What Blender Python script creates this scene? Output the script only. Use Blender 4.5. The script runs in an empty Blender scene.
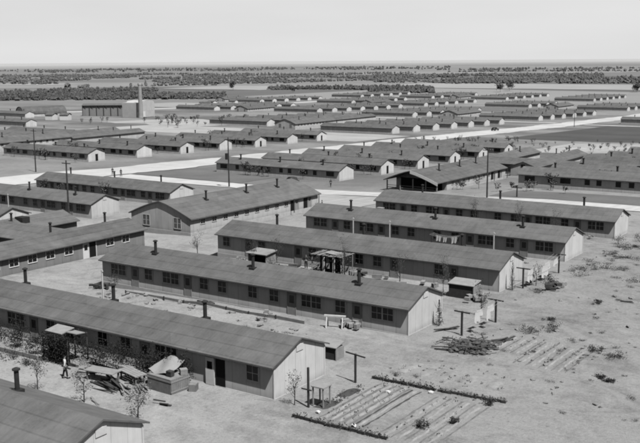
import bpy, bmesh, math, random
from mathutils import Vector, Matrix, noise
R = math.radians
rnd = random.Random(7)
scene = bpy.context.scene
COL = scene.collection

# ------------------------------------------------------------------ terrain
GY = [(-200,0),(48,0),(88,-.4),(124,-.95),(175,-2.55),(215,-3.6),(252,-4.5),(285,-5.1),(340,-6.2),(450,-9),(600,-12),(800,-14),(1100,-15),(60000,-15)]
GX = [(-1e5,-2.05),(-130,-2.05),(-116,-2.0),(-100,-1.55),(-85,-1.0),(-72,-.45),(-60,-.1),(-45,0),(1e5,0)]
def pw(T, v):
    if v <= T[0][0]: return T[0][1]
    for (a, za), (b, zb) in zip(T, T[1:]):
        if v <= b: return za + (zb - za) * (v - a) / (b - a)
    return T[-1][1]
def gz(x, y): return pw(GX, x) + pw(GY, y)
def sm(a, b, v):
    t = max(0, min(1, (v - a) / (b - a))); return t * t * (3 - 2 * t)
def bump(x, y):
    m = sm(-160, -140, x) * sm(148, 138, y) * sm(8, 16, y) * sm(25, 12, x)
    if m <= 0: return 0
    b = noise.noise(Vector((x * .16, y * .16, 3))) * .10 + noise.noise(Vector((x * .5, y * .5, 9))) * .05
    # dug-over bank of earth in the lane behind the nearest barrack
    rough = sm(55.5, 57, y) * sm(65, 63.5, y) * sm(-76, -72, x) * sm(-44, -50, x)
    b += rough * (abs(noise.noise(Vector((x * .9, y * .9, 1)))) * .95 + .08)
    # scrubby hummocks beyond the gable ends
    hum = sm(-38, -33, x) * sm(74, 84, y) * sm(124, 110, y)
    b += hum * abs(noise.noise(Vector((x * .45, y * .45, 5)))) * .45
    return b * m
def gr(x, y): return gz(x, y) + bump(x, y)

# ------------------------------------------------------------------ mesh builder
class MB:
    def __init__(s): s.v = []; s.f = []
    def add(s, vs, fs):
        o = len(s.v); s.v += [tuple(v) for v in vs]; s.f += [tuple(i + o for i in f) for f in fs]; return s
    def box(s, x0, x1, y0, y1, z0, z1):
        return s.add([(x0,y0,z0),(x1,y0,z0),(x1,y1,z0),(x0,y1,z0),(x0,y0,z1),(x1,y0,z1),(x1,y1,z1),(x0,y1,z1)],
                     [(0,3,2,1),(4,5,6,7),(0,1,5,4),(1,2,6,5),(2,3,7,6),(3,0,4,7)])
    def obox(s, c, sx, sy, sz, m=None):
        m = m or Matrix.Identity(3); c = Vector(c)
        p = [c + m @ Vector((a*sx/2, b*sy/2, d*sz/2)) for d in (-1,1) for a, b in ((-1,-1),(1,-1),(1,1),(-1,1))]
        return s.add(p, [(0,3,2,1),(4,5,6,7),(0,1,5,4),(1,2,6,5),(2,3,7,6),(3,0,4,7)])
    def beam(s, p, q, w, h=None):
        p = Vector(p); q = Vector(q); d = q - p
        m = d.to_track_quat('X', 'Z').to_matrix()
        return s.obox((p + q) / 2, d.length, w, h or w, m)
    def tube(s, pts, rs, n=8, cap=True):
        rings = []; o = len(s.v)
        pts = [Vector(p) for p in pts]
        for i, p in enumerate(pts):
            d = (pts[min(i+1, len(pts)-1)] - pts[max(i-1, 0)])
            m = d.to_track_quat('Z', 'Y').to_matrix()
            r = rs[i] if isinstance(rs, (list, tuple)) else rs
            for k in range(n):
                a = 2 * math.pi * k / n
                s.v.append(tuple(p + m @ Vector((math.cos(a) * r, math.sin(a) * r, 0))))
        for i in range(len(pts) - 1):
            for k in range(n):
                a = o + i * n + k; b = o + i * n + (k + 1) % n
                s.f.append((a, b, b + n, a + n))
        if cap:
            s.f.append(tuple(o + k for k in reversed(range(n)))); e = o + (len(pts) - 1) * n
            s.f.append(tuple(e + k for k in range(n)))
        return s
    def prism(s, poly, a0, a1, axis='x'):
        n = len(poly)
        P = lambda a, q: (a, q[0], q[1]) if axis == 'x' else (q[0], a, q[1])
        return s.add([P(a0, q) for q in poly] + [P(a1, q) for q in poly],
                     [tuple(range(n)), tuple(reversed(range(n, 2 * n)))] + [(i, (i+1) % n, n + (i+1) % n, n + i) for i in range(n)])
    def ico(s, c, r, jit=.25, sub=1, sq=(1,1,1), seed=0):
        bm = bmesh.new(); bmesh.ops.create_icosphere(bm, subdivisions=sub, radius=1)
        q = random.Random(seed); c = Vector(c)
        vs = []
        for v in bm.verts:
            k = r * (1 + jit * (q.random() * 2 - 1)); vs.append((c.x + v.co.x*k*sq[0], c.y + v.co.y*k*sq[1], c.z + v.co.z*k*sq[2]))
        bm.verts.index_update()
        s.add(vs, [tuple(v.index for v in f.verts) for f in bm.faces]); bm.free(); return s
    def leaf(s, c, size, q):
        d = Vector((q.gauss(0,1), q.gauss(0,1), q.gauss(0,1))).normalized()
        u = d.orthogonal().normalized(); w = d.cross(u)
        a = q.random() * 6.28; u2 = u*math.cos(a) + w*math.sin(a); w2 = d.cross(u2)
        c = Vector(c); L = size * (.7 + q.random() * .6); W = L * .55
        return s.add([c - u2*L/2, c + w2*W/2, c + u2*L/2, c - w2*W/2], [(0,1,2,3)])
    def mesh(s, name, mat, recalc=True, smooth=False):
        me = bpy.data.meshes.new(name); me.from_pydata(s.v, [], s.f)
        if recalc:
            bm = bmesh.new(); bm.from_mesh(me); bmesh.ops.recalc_face_normals(bm, faces=bm.faces); bm.to_mesh(me); bm.free()
        if smooth:
            for p in me.polygons: p.use_smooth = True
        if mat: me.materials.append(mat)
        me.update(); return me
    def obj(s, name, mat, parent=None, loc=(0,0,0), recalc=True, smooth=False):
        return mobj(name, s.mesh(name, mat, recalc, smooth), parent, loc)
def mobj(name, me, parent=None, loc=(0,0,0), rz=0):
    o = bpy.data.objects.new(name, me); COL.objects.link(o)
    o.parent = parent; o.location = loc; o.rotation_euler = (0,0,rz); return o
def pieces(name, mat, parent, boxes):
    for b in boxes: MB().box(*b).obj(name, mat, parent)
def tag(o, label, cat=None, group=None, kind=None):
    if label: o['label'] = label
    if cat: o['category'] = cat
    if group: o['group'] = group
    if kind: o['kind'] = kind
    return o
def empty(name, loc, label, cat, group=None, rz=0):
    o = bpy.data.objects.new(name, None); COL.objects.link(o); o.empty_display_size = .5
    o.location = loc; o.rotation_euler = (0,0,rz); return tag(o, label, cat, group)
def dup(src, loc, rz=0, label=None, group=None, s=1):
    r = src.copy(); COL.objects.link(r); r.location = loc; r.rotation_euler = (0,0,rz); r.scale = (s,s,s)
    if label: r['label'] = label
    if group: r['group'] = group
    for ch in list(src.children):
        c = ch.copy(); COL.objects.link(c); c.parent = r
        for g in list(ch.children):
            d = g.copy(); COL.objects.link(d); d.parent = c
    return r

# ------------------------------------------------------------------ materials (all neutral grey: black-and-white photograph)
def nodes(name):
    m = bpy.data.materials.new(name); m.use_nodes = True
    nt = m.node_tree; b = nt.nodes['Principled BSDF']; return m, nt, b
class N:
    def __init__(s, nt): s.nt = nt
    def new(s, t, **k):
        n = s.nt.nodes.new(t)
        for a, v in k.items(): setattr(n, a, v)
        return n
    def link(s, a, b): s.nt.links.new(a, b)
    def put(s, sock, v):
        if isinstance(v, (int, float, tuple)): sock.default_value = v
        else: s.link(v, sock)
    def math(s, op, a, b=0, c=0, clamp=False):
        n = s.new('ShaderNodeMath', operation=op); n.use_clamp = clamp
        s.put(n.inputs[0], a); s.put(n.inputs[1], b); s.put(n.inputs[2], c); return n.outputs[0]
    def noise(s, vec, scale, detail=4, rough=.55):
        n = s.new('ShaderNodeTexNoise'); s.link(vec, n.inputs['Vector'])
        n.inputs['Scale'].default_value = scale; n.inputs['Detail'].default_value = detail; n.inputs['Roughness'].default_value = rough
        return n.outputs['Fac']
    def vmul(s, vec, v):
        n = s.new('ShaderNodeVectorMath', operation='MULTIPLY'); s.link(vec, n.inputs[0]); n.inputs[1].default_value = v; return n.outputs[0]
    def ramp(s, x, a, b, lo=0, hi=1):
        n = s.new('ShaderNodeMapRange'); n.interpolation_type = 'SMOOTHSTEP'
        s.put(n.inputs[0], x); n.inputs[1].default_value = a; n.inputs[2].default_value = b; n.inputs[3].default_value = lo; n.inputs[4].default_value = hi
        return n.outputs[0]
    def mix(s, f, a, b):
        n = s.new('ShaderNodeMix'); n.data_type = 'FLOAT'
        s.put(n.inputs[0], f); s.put(n.inputs[2], a); s.put(n.inputs[3], b); return n.outputs[0]
    def coords(s):
        t = s.new('ShaderNodeTexCoord'); i = s.new('ShaderNodeObjectInfo')
        v = s.new('ShaderNodeVectorMath', operation='SCALE'); v.inputs[0].default_value = (37, 71, 13); s.link(i.outputs['Random'], v.inputs['Scale'])
        a = s.new('ShaderNodeVectorMath', operation='ADD'); s.link(t.outputs['Object'], a.inputs[0]); s.link(v.outputs[0], a.inputs[1])
        return t.outputs['Object'], a.outputs[0], i.outputs['Random']
    def bump(s, h, strength, dist, b):
        n = s.new('ShaderNodeBump'); n.inputs['Strength'].default_value = strength; n.inputs['Distance'].default_value = dist
        s.link(h, n.inputs['Height']); s.link(n.outputs[0], b.inputs['Normal'])
def grey(nt, b, val):
    c = nt.nodes.new('ShaderNodeCombineColor')
    for i in range(3): nt.links.new(val, c.inputs[i])
    nt.links.new(c.outputs[0], b.inputs['Base Color'])
def plain(name, c, var=.35, sc=2.0, rough=.9, spec=.2, fine=9.0, bmp=0, rand=0):
    m, nt, b = nodes(name); n = N(nt); o, v, ri = n.coords()
    a = n.noise(v, sc, 5); f = n.noise(v, sc * fine, 3)
    k = n.math('ADD', n.math('MULTIPLY', n.math('SUBTRACT', a, .5), var * 2), n.math('MULTIPLY', n.math('SUBTRACT', f, .5), var))
    if rand: k = n.math('ADD', k, n.math('MULTIPLY', n.math('SUBTRACT', ri, .5), rand))
    grey(nt, b, n.math('MULTIPLY', n.math('ADD', k, 1), c, clamp=True))
    b.inputs['Roughness'].default_value = rough; b.inputs['Specular IOR Level'].default_value = spec
    if bmp: n.bump(f, .6, bmp, b)
    return m

def roof_mat():
    m, nt, b = nodes('roof_felt'); n = N(nt); o, v, ri = n.coords()
    sep = n.new('ShaderNodeSeparateXYZ'); n.link(o, sep.inputs[0])
    along = n.math('ADD', sep.outputs[0], sep.outputs[1])
    st = n.noise(n.vmul(v, (1.0, 1.0, .12)), .6, 6, .65)
    streak = n.noise(n.vmul(v, (4.5, .35, .35)), 1, 4, .6)
    fine = n.noise(v, 7, 4, .7)
    k = n.math('ADD', n.math('MULTIPLY', n.math('SUBTRACT', st, .5), .95), n.math('MULTIPLY', n.math('SUBTRACT', fine, .5), .35))
    k = n.math('ADD', k, n.math('MULTIPLY', n.math('SUBTRACT', streak, .5), .45))
    lap = n.math('FRACT', n.math('MULTIPLY', sep.outputs[2], 2.4))        # felt courses up the slope
    k = n.math('SUBTRACT', k, n.math('MULTIPLY', n.math('LESS_THAN', lap, .1), .18))
    wornx = n.ramp(n.noise(v, .25, 3), .58, .75); k = n.math('ADD', k, n.math('MULTIPLY', wornx, .2))
    run = n.ramp(n.noise(n.vmul(v, (2.2, 2.2, .1)), 1, 2, .5), .62, .72); k = n.math('SUBTRACT', k, n.math('MULTIPLY', run, .13))
    wn = n.new('ShaderNodeTexWhiteNoise'); wn.noise_dimensions = '2D'; cv = n.new('ShaderNodeCombineXYZ')
    n.link(n.math('FLOOR', n.math('MULTIPLY', sep.outputs[2], 2.4)), cv.inputs[0]); n.link(n.math('FLOOR', n.math('MULTIPLY', along, .11)), cv.inputs[1])
    n.link(cv.outputs[0], wn.inputs['Vector']); k = n.math('ADD', k, n.math('MULTIPLY', n.math('SUBTRACT', wn.outputs[0], .5), .20))
    k = n.math('ADD', k, n.math('MULTIPLY', n.math('SUBTRACT', ri, .5), .16))
    grey(nt, b, n.math('MULTIPLY', n.math('ADD', k, 1), ROOF, clamp=True))
    b.inputs['Roughness'].default_value = .92; b.inputs['Specular IOR Level'].default_value = .15
    n.bump(n.math('ADD', fine, n.math('MULTIPLY', lap, .3)), .5, .02, b)
    return m
def wall_mat(name, c, seam=1.22):
    m, nt, b = nodes(name); n = N(nt); o, v, ri = n.coords()
    sep = n.new('ShaderNodeSeparateXYZ'); n.link(o, sep.inputs[0])
    along = n.math('ADD', sep.outputs[0], sep.outputs[1])
    f = n.math('FRACT', n.math('MULTIPLY', n.math('ADD', along, 50), 1 / seam))
    line = n.math('LESS_THAN', f, .045)
    cell = n.math('FLOOR', n.math('MULTIPLY', n.math('ADD', along, 50), 1 / seam))
    wn = n.new('ShaderNodeTexWhiteNoise'); wn.noise_dimensions = '2D'
    cv = n.new('ShaderNodeCombineXYZ'); n.link(cell, cv.inputs[0]); n.link(ri, cv.inputs[1]); n.link(cv.outputs[0], wn.inputs['Vector'])
    a = n.noise(v, .9, 5, .6); st = n.noise(n.vmul(v, (5, 5, .5)), 1, 4, .6)
    k = n.math('ADD', n.math('MULTIPLY', n.math('SUBTRACT', a, .5), .3), n.math('MULTIPLY', n.math('SUBTRACT', st, .5), .3))
    k = n.math('ADD', k, n.math('MULTIPLY', n.math('SUBTRACT', wn.outputs[0], .5), .12))
    k = n.math('SUBTRACT', k, n.math('MULTIPLY', line, .22))
    k = n.math('SUBTRACT', k, n.ramp(sep.outputs[2], .1, .7, .18, 0))      # dirt splashed up from the ground
    k = n.math('ADD', k, n.math('MULTIPLY', n.math('SUBTRACT', ri, .5), .1))
    grey(nt, b, n.math('MULTIPLY', n.math('ADD', k, 1), c, clamp=True))
    b.inputs['Roughness'].default_value = .9; b.inputs['Specular IOR Level'].default_value = .15
    n.bump(n.math('ADD', n.math('MULTIPLY', line, -1), st), .4, .015, b)
    return m
def road_mat(name, c):
    m, nt, b = nodes(name); n = N(nt); g = n.new('ShaderNodeNewGeometry'); P = n.vmul(g.outputs['Position'], (1,1,0))
    big = n.noise(P, .05, 5, .65); med = n.noise(P, .6, 4, .7)
    rut = n.noise(n.vmul(P, (.9, .03, 0)), 1, 3, .6); rut2 = n.noise(n.vmul(P, (.03, .9, 0)), 1, 3, .6)
    k = n.math('ADD', n.math('MULTIPLY', n.math('SUBTRACT', big, .5), .8), n.math('MULTIPLY', n.math('SUBTRACT', med, .5), .35))
    k = n.math('ADD', k, n.math('MULTIPLY', n.math('SUBTRACT', rut, .5), .5)); k = n.math('ADD', k, n.math('MULTIPLY', n.math('SUBTRACT', rut2, .5), .25))
    grey(nt, b, n.math('MULTIPLY', n.math('ADD', k, 1), c, clamp=True)); b.inputs['Roughness'].default_value = .95; b.inputs['Specular IOR Level'].default_value = .1
    return m
def ground_mat():
    m, nt, b = nodes('packed_earth'); n = N(nt)
    g = n.new('ShaderNodeNewGeometry'); P = g.outputs['Position']
    sep = n.new('ShaderNodeSeparateXYZ'); n.link(P, sep.inputs[0])
    fl = n.vmul(P, (1, 1, 0))
    ln = n.new('ShaderNodeVectorMath', operation='LENGTH'); n.link(fl, ln.inputs[0]); dist = ln.outputs['Value']
    big = n.noise(fl, .02, 5, .6); mid = n.noise(fl, .12, 5, .65); sml = n.noise(fl, .7, 5, .7); fin = n.noise(fl, 4.0, 4, .7)
    k = n.math('MULTIPLY', n.math('SUBTRACT', big, .5), .35)
    grit = n.noise(fl, 11.0, 3, .8)
    for s_, w in ((mid, .95), (sml, .85), (fin, .65), (grit, .5)): k = n.math('ADD', k, n.math('MULTIPLY', n.math('SUBTRACT', s_, .5), w))
    near = n.math('MULTIPLY', n.math('ADD', n.math('MULTIPLY', k, 1.25), 1), n.math('MULTIPLY', n.ramp(sep.outputs[0], -46, -30, 1.03, .88), EARTH))
    # weedy patches, thicker toward the open ground at right and behind the huts
    pth = n.math('ABSOLUTE', n.math('SUBTRACT', n.noise(fl, .045, 2, .4), .5)); pth = n.ramp(pth, .004, .014, 1, 0)
    near = n.math('MULTIPLY', near, n.math('ADD', 1, n.math('MULTIPLY', pth, .08)))
    rt = n.math('ABSOLUTE', n.math('SUBTRACT', n.noise(n.vmul(fl, (.03, .075, 0)), 1, 2, .4), .47)); rt = n.math('MULTIPLY', n.ramp(rt, .006, .010, 0, 1), n.ramp(rt, .012, .018, 1, 0))
    near = n.math('MULTIPLY', near, n.math('SUBTRACT', 1, n.math('MULTIPLY', rt, .10)))
    spk = n.ramp(n.math('ADD', n.math('MULTIPLY', n.noise(fl, 1.7, 3, .7), .75), n.math('MULTIPLY', mid, .25)), .60, .68)
    near = n.mix(n.math('MULTIPLY', spk, .55), near, .12)
    w1 = n.ramp(n.math('ADD', n.math('MULTIPLY', mid, .6), n.math('MULTIPLY', sml, .4)), .52, .62)
    side = n.math('MULTIPLY', n.ramp(sep.outputs[0], -40, -28), n.ramp(sep.outputs[1], 54, 92, .35, 1))
    w1 = n.math('MULTIPLY', w1, n.math('MAXIMUM', n.math('MULTIPLY', side, .75), n.ramp(sep.outputs[1], 120, 170, .2, .65)))
    near = n.mix(w1, near, .13)
    tr = n.noise(n.vmul(fl, (.09, .9, 0)), 1, 4, .6)                       # cart and foot tracks along the rows
    near = n.math('MULTIPLY', near, n.ramp(tr, .3, .7, .96, 1.03))
    # the camp floor in the distance: mown lots and bare lots
    lot = n.noise(n.vmul(fl, (.012, .02, 0)), 1, 3, .5)
    camp = n.mix(n.ramp(lot, .40, .6), .255, .145); camp = n.math('MULTIPLY', camp, n.math('ADD', n.math('MULTIPLY', k, .7), 1))
    near = n.mix(n.ramp(dist, 130, 240), near, camp)
    # farmland beyond
    vo = n.new('ShaderNodeTexVoronoi'); vo.inputs['Scale'].default_value = 1; n.link(n.vmul(fl, (.0022, .0022, 0)), vo.inputs['Vector'])
    vs = n.new('ShaderNodeSeparateColor'); n.link(vo.outputs['Color'], vs.inputs[0])
    vo2 = n.new('ShaderNodeTexVoronoi'); vo2.inputs['Scale'].default_value = 1; n.link(n.vmul(fl, (.0005, .0005, 0)), vo2.inputs['Vector'])
    vs2 = n.new('ShaderNodeSeparateColor'); n.link(vo2.outputs['Color'], vs2.inputs[0])
    fn = n.noise(fl, .004, 5, .6); fb = n.noise(fl, .0004, 5, .65)
    far = n.math('ADD', n.math('MULTIPLY', n.math('POWER', vs.outputs[0], 1.5), .15), n.math('MULTIPLY', fn, .12))
    far = n.math('ADD', far, .085)
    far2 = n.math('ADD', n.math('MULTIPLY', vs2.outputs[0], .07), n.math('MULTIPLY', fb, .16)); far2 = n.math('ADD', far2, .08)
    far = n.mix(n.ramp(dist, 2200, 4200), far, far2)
    far = n.mix(n.ramp(dist, 2500, 15000), far, .42)  # ground pales toward the horizon: aerial haze painted into its colour
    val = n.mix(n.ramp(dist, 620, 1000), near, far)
    grey(nt, b, n.math('MAXIMUM', val, .03))
    b.inputs['Roughness'].default_value = .95; b.inputs['Specular IOR Level'].default_value = .1
    n.bump(n.math('ADD', n.math('MULTIPLY', sml, .7), n.math('ADD', n.math('MULTIPLY', fin, .4), n.math('MULTIPLY', grit, .25))), .9, .16, b)
    return m
ROOF = .130; EARTH = .31
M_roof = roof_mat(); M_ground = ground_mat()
M_wall = wall_mat('fibreboard_wall', .63); M_wall_hall = wall_mat('hall_board_wall', .54)
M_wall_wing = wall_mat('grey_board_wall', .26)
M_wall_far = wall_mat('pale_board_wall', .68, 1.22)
M_trim = plain('white_trim', .62, .2, 3); M_found = plain('concrete_plinth', .50, .3, 1.5)
M_frame = plain('window_frame_paint', .55, .2, 4); M_white = plain('white_paint', .74, .15, 3)
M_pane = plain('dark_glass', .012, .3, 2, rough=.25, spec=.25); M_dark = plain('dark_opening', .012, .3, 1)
M_pipe = plain('sooty_iron', .035, .5, 4, rough=.7); M_door = plain('door_paint', .30, .25, 3)
M_road = road_mat('pale_packed_road', .50); M_lane = road_mat('graded_dirt_lane', .38)
M_field = plain('dark_field_soil', .085, .45, .05, fine=25); M_grassplot = plain('mown_lot', .15, .4, .08, fine=24)
M_soil = plain('damp_soil', .07, .5, 1.4, bmp=.05); M_palefield = plain('stubble_field', .33, .2, .02, fine=25)
M_wood = plain('weathered_board', .24, .4, 2.5, fine=8); M_wood2 = plain('pale_new_board', .29, .3, 2, fine=8); M_darkwood = plain('creosoted_wood', .06, .5, 2)
M_bark = plain('bark', .07, .5, 4); M_leaf = plain('leaf_dark', .055, .7, 1.2, rand=.5); M_leaf2 = plain('leaf_mid', .09, .7, 1.0, rand=.5)
M_leaf3 = plain('leaf_dusty', .17, .6, 1.0, rand=.4); M_leafd = plain('bush_leaf', .032, .7, 1.2, rand=.3); M_belt2 = plain('hazy_woodland_leaf', .14, .6, .01, fine=14); M_belt = plain('woodland_leaf', .10, .7, .02, fine=14)  # woodland leaf greys lightened, the farther one more: distance haze put into the colour
M_cloth = plain('white_cotton', .62, .1, 2); M_rock2 = plain('dark_rubble', .10, .7, 2.2, bmp=.04); M_rock = plain('rubble_stone', .24, .6, 2.2, bmp=.04); M_tarp = plain('pale_canvas', .28, .3, 1.2)
M_skin = plain('skin', .30, .1, 4, rough=.6); M_trouser = plain('dark_trousers', .03, .3, 6); M_shirt = plain('pale_shirt', .62, .15, 6)
M_shirt2 = plain('dark_jacket', .05, .3, 6); M_hair = plain('black_hair', .01, .3, 20); M_carpaint = plain('black_car_paint', .03, .2, 1, rough=.3, spec=.5)
M_tyre = plain('tyre_rubber', .02, .2, 5); M_chrome = plain('dull_metal', .35, .2, 5, rough=.4, spec=.6); M_boiler = plain('rendered_wall', .52, .2, .3); M_brick = plain('stack_brick', .34, .3, .8, fine=6)

# ------------------------------------------------------------------ setting: ground sheet, roads, fields
def lines(rs, extra):
    s = set()
    for a, b, st in rs:
        v = a
        while v < b - 1e-6: s.add(round(v, 3)); v += st
    s.add(rs[-1][1])
    for e in extra: s.add(e)
    L = sorted(s); out = [L[0]]
    for v in L[1:]:
        if v - out[-1] > .2 or v in extra: out.append(v)
    return out
XL = lines([(-40000,-10000,5000),(-10000,-3000,1000),(-3000,-1000,200),(-1000,-165,25),(-165,20,1.25),(20,200,15),(200,2000,200),(2000,12000,2000)], [a for a,_ in GX if abs(a) < 9e4])
YL = lines([(-600,-60,60),(-60,12,12),(12,150,1.25),(150,700,25),(700,1500,100),(1500,6000,500),(6000,42000,4000)], [a for a,_ in GY if a < 5e4])
g = MB(); nx, ny = len(XL), len(YL)
for y in YL:
    for x in XL: g.v.append((x, y, gr(x, y)))
for j in range(ny - 1):
    for i in range(nx - 1):
        a = j * nx + i; g.f.append((a, a + 1, a + nx + 1, a + nx))
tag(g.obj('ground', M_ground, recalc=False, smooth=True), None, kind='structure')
def sheet(name, x0, x1, y0, y1, mat, dz, step=6, jit=.8, seed=1, skew=0.0):
    """flat strip that hugs the terrain, with ragged edges"""
    q = random.Random(seed); alongy = (y1 - y0) > (x1 - x0)
    A0, A1, B0, B1 = (y0, y1, x0, x1) if alongy else (x0, x1, y0, y1)
    ex = [a for a, _ in (GY if alongy else GX) if A0 < a < A1]
    al = lines([(A0, A1, step)], ex)
    bx = [a for a, _ in (GX if alongy else GY) if B0 < a < B1]
    m = MB(); W = None
    for a in al:
        n1 = noise.noise(Vector((a * .05, seed * 7.1, 0))) * jit * 2 + q.uniform(-.4, .4) * jit
        n2 = noise.noise(Vector((a * .05, seed * 7.1 + 40, 0))) * jit * 2 + q.uniform(-.4, .4) * jit
        sk = skew * (a - A0)
        cross = [B0 + n1] + [c for c in bx if B0 + jit * 3 < c < B1 - jit * 3] + [B1 + n2]
        W = len(cross)
        for c in cross:
            c2 = c + sk
            x, y = (c2, a) if alongy else (a, c2)
            m.v.append((x, y, gr(x, y) + dz))
    for j in range(len(al) - 1):
        for i in range(W - 1):
            a = j * W + i; m.f.append((a, a + 1, a + W + 1, a + W))
    o = m.obj(name, mat, recalc=False)
    bm = bmesh.new(); bm.from_mesh(o.data)
    for f in bm.faces:
        if f.normal.z < 0: f.normal_flip()
    bm.to_mesh(o.data); bm.free()
    return tag(o, None, kind='structure')
sheet('field', -150, 40, 345, 478, M_field, .05, 8, 2.5, 3)
sheet('field', -600, -505, 545, 640, M_palefield, .06, 12, 2, 4)
sheet('grass_plot', -163, -132, 160, 196, M_grassplot, .04, 5, 1.2, 5)
sheet('grass_plot', -72, 30, 160, 172, M_grassplot, .04, 5, .8, 6)
sheet('bare_lot', -330, -186, 294, 338, M_lane, .05, 8, 2, 8)
sheet('bare_lot', -372, -302, 340, 400, M_lane, .05, 8, 6, 9)
sheet('bare_lot', -118, 10, 284, 335, M_lane, .05, 8, 4, 10)
sheet('road', -181, -165, -60, 1150, M_road, .10, 2.5, 1.1, 1)
sheet('road', -164, 160, 151, 158, M_road, .09, 2, .55, 2)
sheet('road', -164, 200, 480, 486, M_road, .09, 8, .7, 12)
sheet('road', -330, -182, 487, 494, M_road, .09, 8, .7, 13)
sheet('road', -506, -492, 420, 900, M_road, .10, 8, 1, 14)
sheet('road', -110, -84, 128.5, 150.8, M_lane, .07, 4, 1, 16)

# ------------------------------------------------------------------ buildings
_wc = {}
def wmesh(w, h, style):
    k = (w, h, style)
    if k not in _wc:
        f = MB(); t = .09; dpt = .05
        f.box(-w/2-t, -w/2, -dpt, .02, 0-t, h+t); f.box(w/2, w/2+t, -dpt, .02, -t, h+t)
        f.box(-w/2, w/2, -dpt-.02, .02, -t, 0); f.box(-w/2, w/2, -dpt, .02, h, h+t)
        p = MB(); p.box(-w/2+.001, w/2-.001, -.012, .01, .001, h-.001)
        if style == 'wide': f.box(-.06, .06, -dpt, .0, 0, h)
        if style != 'bare':
            nn = 4 if style == 'wide' else 2
            for i in range(1, nn):
                if style == 'wide' and i == nn // 2: continue
                x = -w/2 + w*i/nn; f.box(x-.018, x+.018, -.03, 0, 0, h)
            f.box(-w/2, w/2, -.031, 0, h*.5-.02, h*.5+.02)
        _wc[k] = (f.mesh('window', M_frame if style != 'white' else M_white), p.mesh('pane', M_pane))
    return _wc[k]
def window(parent, loc, w, h, style='single', rz=0, pane=True):
    f, p = wmesh(w, h, style)
    o = mobj('window', f, parent, loc, rz)
    mobj('pane', p, o)
    return o
_dm = {}
def door(parent, loc, w=.85, h=2.0, rz=0, pane=True, mat=None):
    k = (w, h, mat and mat.name)
    if k not in _dm:
        d = MB(); d.box(-w/2, w/2, -.04, .01, 0, h); d.box(-w/2-.07, -w/2, -.055, .01, 0, h+.07); d.box(w/2, w/2+.07, -.055, .01, 0, h+.07); d.box(-w/2, w/2, -.055, .01, h, h+.07)
        p = MB(); p.box(-w*.3, w*.3, -.05, -.03, h*.55, h*.9)
        _dm[k] = (d.mesh('door', mat or M_door), p.mesh('pane', M_pane))
    o = mobj('door', _dm[k][0], parent, loc, rz)
    if pane: mobj('pane', _dm[k][1], o)
    return o
def chim_mesh(h=1.25, big=True):
    c = MB(); c.box(-.3, .3, -.3, .3, -.35, .1); c.tube([(0,0,0),(0,0,h)], .15, 10); c.tube([(0,0,h+.04),(0,0,h+.12),(0,0,h+.2)], [.25,.25,.08], 10)
    return c.mesh('chimney', M_pipe)
CH = chim_mesh(); CHF = MB().tube([(0,0,-.3),(0,0,1.1)], .2, 6).tube([(0,0,1.1),(0,0,1.3)], .3, 6).mesh('chimney', M_pipe)
L, W, HE, HR, OV, OG = 36.6, 6.1, 2.44, 3.73, .38, .2
def roof_poly(w, he, hr, ov, t=.11):
    k = (hr - he) / (w/2 + ov)
    return [(-ov, he), (w/2, hr), (w+ov, he), (w+ov, he-t), (w/2, hr-t), (-ov, he-t)]
def wall_poly(w, he, hr, ov, t=.11, z0=-.02):
    k = (hr - he) / (w/2 + ov); e = he - t + ov*k - .005
    return [(0, z0), (w, z0), (w, e), (w/2, hr - t - .005), (0, e)]
def roof_z(s, w=W, he=HE, hr=HR, ov=OV):
    k = (hr - he) / (w/2 + ov); return hr - abs(s - w/2) * k
WINS = [(2.4,'wide'),(6.7,'single'),(9.75,'wide'),(14.1,'single'),(16.4,'single'),(20.1,'single'),(22.6,'single'),(26.75,'wide'),(29.85,'single'),(34.1,'wide')]
_bm = {}
def barrack_meshes(wallmat):
    k = wallmat.name
    if k not in _bm:
        w = MB().prism(wall_poly(W, HE, HR, OV), 0, L).mesh('wall', wallmat)
        f = MB().box(-.05, L+.05, -.05, W+.05, -1.6, .13).mesh('foundation', M_found)
        r = MB().prism(roof_poly(W, HE, HR, OV), -OG, L+OG).mesh('roof', M_roof)
        c = MB().box(L-.038, L+.037, -.025, .10, .13, 2.35); c2 = MB().box(L-.038, L+.037, W-.10, W+.025, .13, 2.35)
        v = MB(); v.box(L-.01, L+.05, W/2-.45, W/2+.35, HR-.95, HR-.5)
        _bm[k] = (w, f, r, c.mesh('corner_board', M_trim), v.mesh('gable_vent', M_trim), c2.mesh('corner_board', M_trim))
    return _bm[k]
def barrack(loc, label, detail=2, back=False, group=None, chx=(6.1,18.6,30.8), wallmat=None, wins=WINS, doors=(4.8,12.0,24.6,31.6), gdoor=False, front=True):
    ms = barrack_meshes(wallmat or M_wall)
    t = empty('barrack', loc, label, 'barrack', group)
    mobj('wall', ms[0], t)
    r = mobj('roof', ms[2], t)
    s = 3.95 if back else 2.0
    for x in chx: mobj('chimney', CH if detail > 1 else CHF, r, (x + rnd.uniform(-.3,.3), s, roof_z(s)))
    if detail >= 1:
        mobj('foundation', ms[1], t)
        for x, st in wins:
            ww, hh = (2.1, 1.05) if st == 'wide' else (1.0, 1.05)
            if detail == 2: window(t, (x, 0, 1.12), ww, hh, st)
            else: mobj('window', wmesh(ww, hh, st)[1], t, (x, -.02, 1.12))
        if detail == 2:
            mobj('corner_board', ms[3], t); mobj('corner_board', ms[5], t); mobj('gable_vent', ms[4], t)
            for x in doors: door(t, (x, 0, .13))
        if gdoor: mobj('door', GDOOR, t)
    return t
GDOOR = MB().box(L-.01, L+.04, 2.6, 3.5, .13, 2.1).mesh('door', M_dark)
XR, XLC = -36.8, -116.4
def loc_row(xr, y): return (xr - L, y, gz(xr - L/2, y + 3))
row = lambda k: 11 + 18.5 * k

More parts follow.
